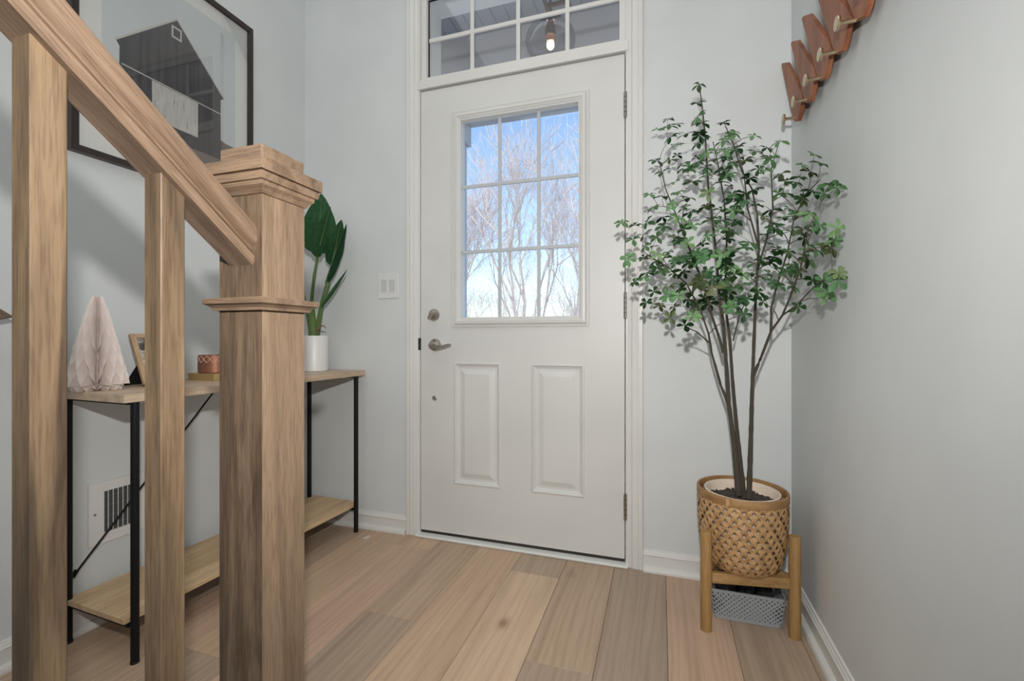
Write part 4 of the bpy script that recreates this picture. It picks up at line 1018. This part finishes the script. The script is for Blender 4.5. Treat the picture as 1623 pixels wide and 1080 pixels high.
def bare_tree(seed, H):
    r = random.Random(seed); segs = []
    def grow(p, d, L, rad, depth):
        n = 3 if depth < 2 else 2
        pts = [p]; 
        for i in range(n):
            d = (d+Vector((r.uniform(-.14, .14), r.uniform(-.14, .14), r.uniform(-.02, .16)))).normalized()
            pts.append(pts[-1]+d*L/n)
        segs.append((depth, pts, rad, rad*.62))
        if depth >= 6: return
        kids = 2 if depth < 1 else (3 if depth < 5 else 2)
        for k in range(kids):
            a = r.uniform(0, 2*PI); sp = r.uniform(.25, .62)
            e = d.orthogonal().normalized(); f = d.cross(e)
            nd_ = (d*math.cos(sp)+(e*math.cos(a)+f*math.sin(a))*math.sin(sp)+Vector((0, 0, .10))).normalized()
            src = pts[-1] if k < 2 else pts[max(1, len(pts)-2)]
            grow(src, nd_, L*r.uniform(.62, .84), rad*.60, depth+1)
    for s in range(r.choice((1, 2, 2))):
        grow(Vector((r.uniform(-.15, .15), r.uniform(-.15, .15), 0)), Vector((r.uniform(-.16, .16), r.uniform(-.16, .16), 1)).normalized(), H*.30, H*.0085, 0)
    a = MB(); b = MB()
    for dp, pts, r0, r1 in segs:
        k = len(pts)
        rs = [r0+(r1-r0)*i/(k-1) for i in range(k)]
        (a if dp < 3 else b).tube(pts, [max(q, .0065) for q in rs], 6 if dp < 3 else 3, False)
    def mk(nm, q, mt):
        me = bpy.data.meshes.new(nm); q.bm.to_mesh(me); q.bm.free(); me.materials.append(mt); return me
    return mk('trunk', a, M['treebark']), mk('twigs', b, M['treetwig'])
shrub_spots = [(-7.4, 11.5, 1), (-5.7, 12.2, 3), (-4.1, 11.2, 0), (-2.9, 12.4, 2), (-1.7, 11.3, 1), (-.5, 12.0, 3), (.6, 11.4, 0), (-9.2, 12.6, 2)]
variants = [bare_tree(s, 1.0*8.0) for s in (11, 12, 23, 34)]
rt = random.Random(21)
spots = [(-9.8, 17, 0), (-7.6, 14.5, 1), (-5.6, 18, 2), (-4.6, 13.5, 3), (-2.9, 16, 1), (-1.2, 14, 2), (-.9, 20, 3), (.9, 16.5, 0), (-12.0, 22, 3), (-8.2, 24, 1), (-4.4, 25, 3), (-.2, 27, 0), (-6.6, 31, 2), (-2.6, 32, 1), (3.0, 21, 1)]
names = ['leftmost', 'second', 'third', 'fourth', 'fifth', 'sixth', 'seventh', 'eighth', 'ninth', 'tenth', 'eleventh', 'twelfth', 'thirteenth', 'fourteenth', 'fifteenth', 'sixteenth', 'seventeenth', 'eighteenth', 'nineteenth', 'twentieth']
rank = {k: i for i, k in enumerate(sorted(range(len(spots)), key=lambda k: math.atan2(spots[k][0], spots[k][1]+1.9)))}
for k, (x, y, v) in enumerate(spots):
    dist = 'near' if y < 18.5 else ('middle-distance' if y < 24.5 else 'distant')
    t_ = thing('bare_tree', '%s leafless pale winter tree outside, %s from the left through the door window' % (dist, names[rank[k]]) if rank[k] else 'leafless pale winter tree outside, leftmost of those beyond the porch', 'tree', (x, y, -.45), 'bare trees beyond the porch', rt.uniform(0, 6))
    s = rt.uniform(.95, 1.22); t_.scale = (s, s, s)
    for nm, me in zip(('trunk', 'twigs'), variants[v]):
        o = bpy.data.objects.new(nm, me); COL.objects.link(o); o.parent = t_
        if nm == 'twigs': o['kind'] = 'stuff'

srank = {k: i for i, k in enumerate(sorted(range(len(shrub_spots)), key=lambda k: math.atan2(shrub_spots[k][0], shrub_spots[k][1]+1.9)))}
for k, (x, y, v) in enumerate(shrub_spots):
    t_ = thing('bare_shrub', 'low leafless pale brush in front of the trees outside, %s from the left' % names[srank[k]] if srank[k] else 'low leafless pale brush in front of the trees outside, leftmost one', 'shrub', (x, y, -.45), 'leafless brush beyond the porch', rt.uniform(0, 6))
    s = rt.uniform(.34, .48); t_.scale = (s*1.15, s*1.15, s)
    for nm, me in zip(('stem', 'twigs'), variants[v]):
        o = bpy.data.objects.new(nm, me); COL.objects.link(o); o.parent = t_
        if nm == 'twigs': o['kind'] = 'stuff'
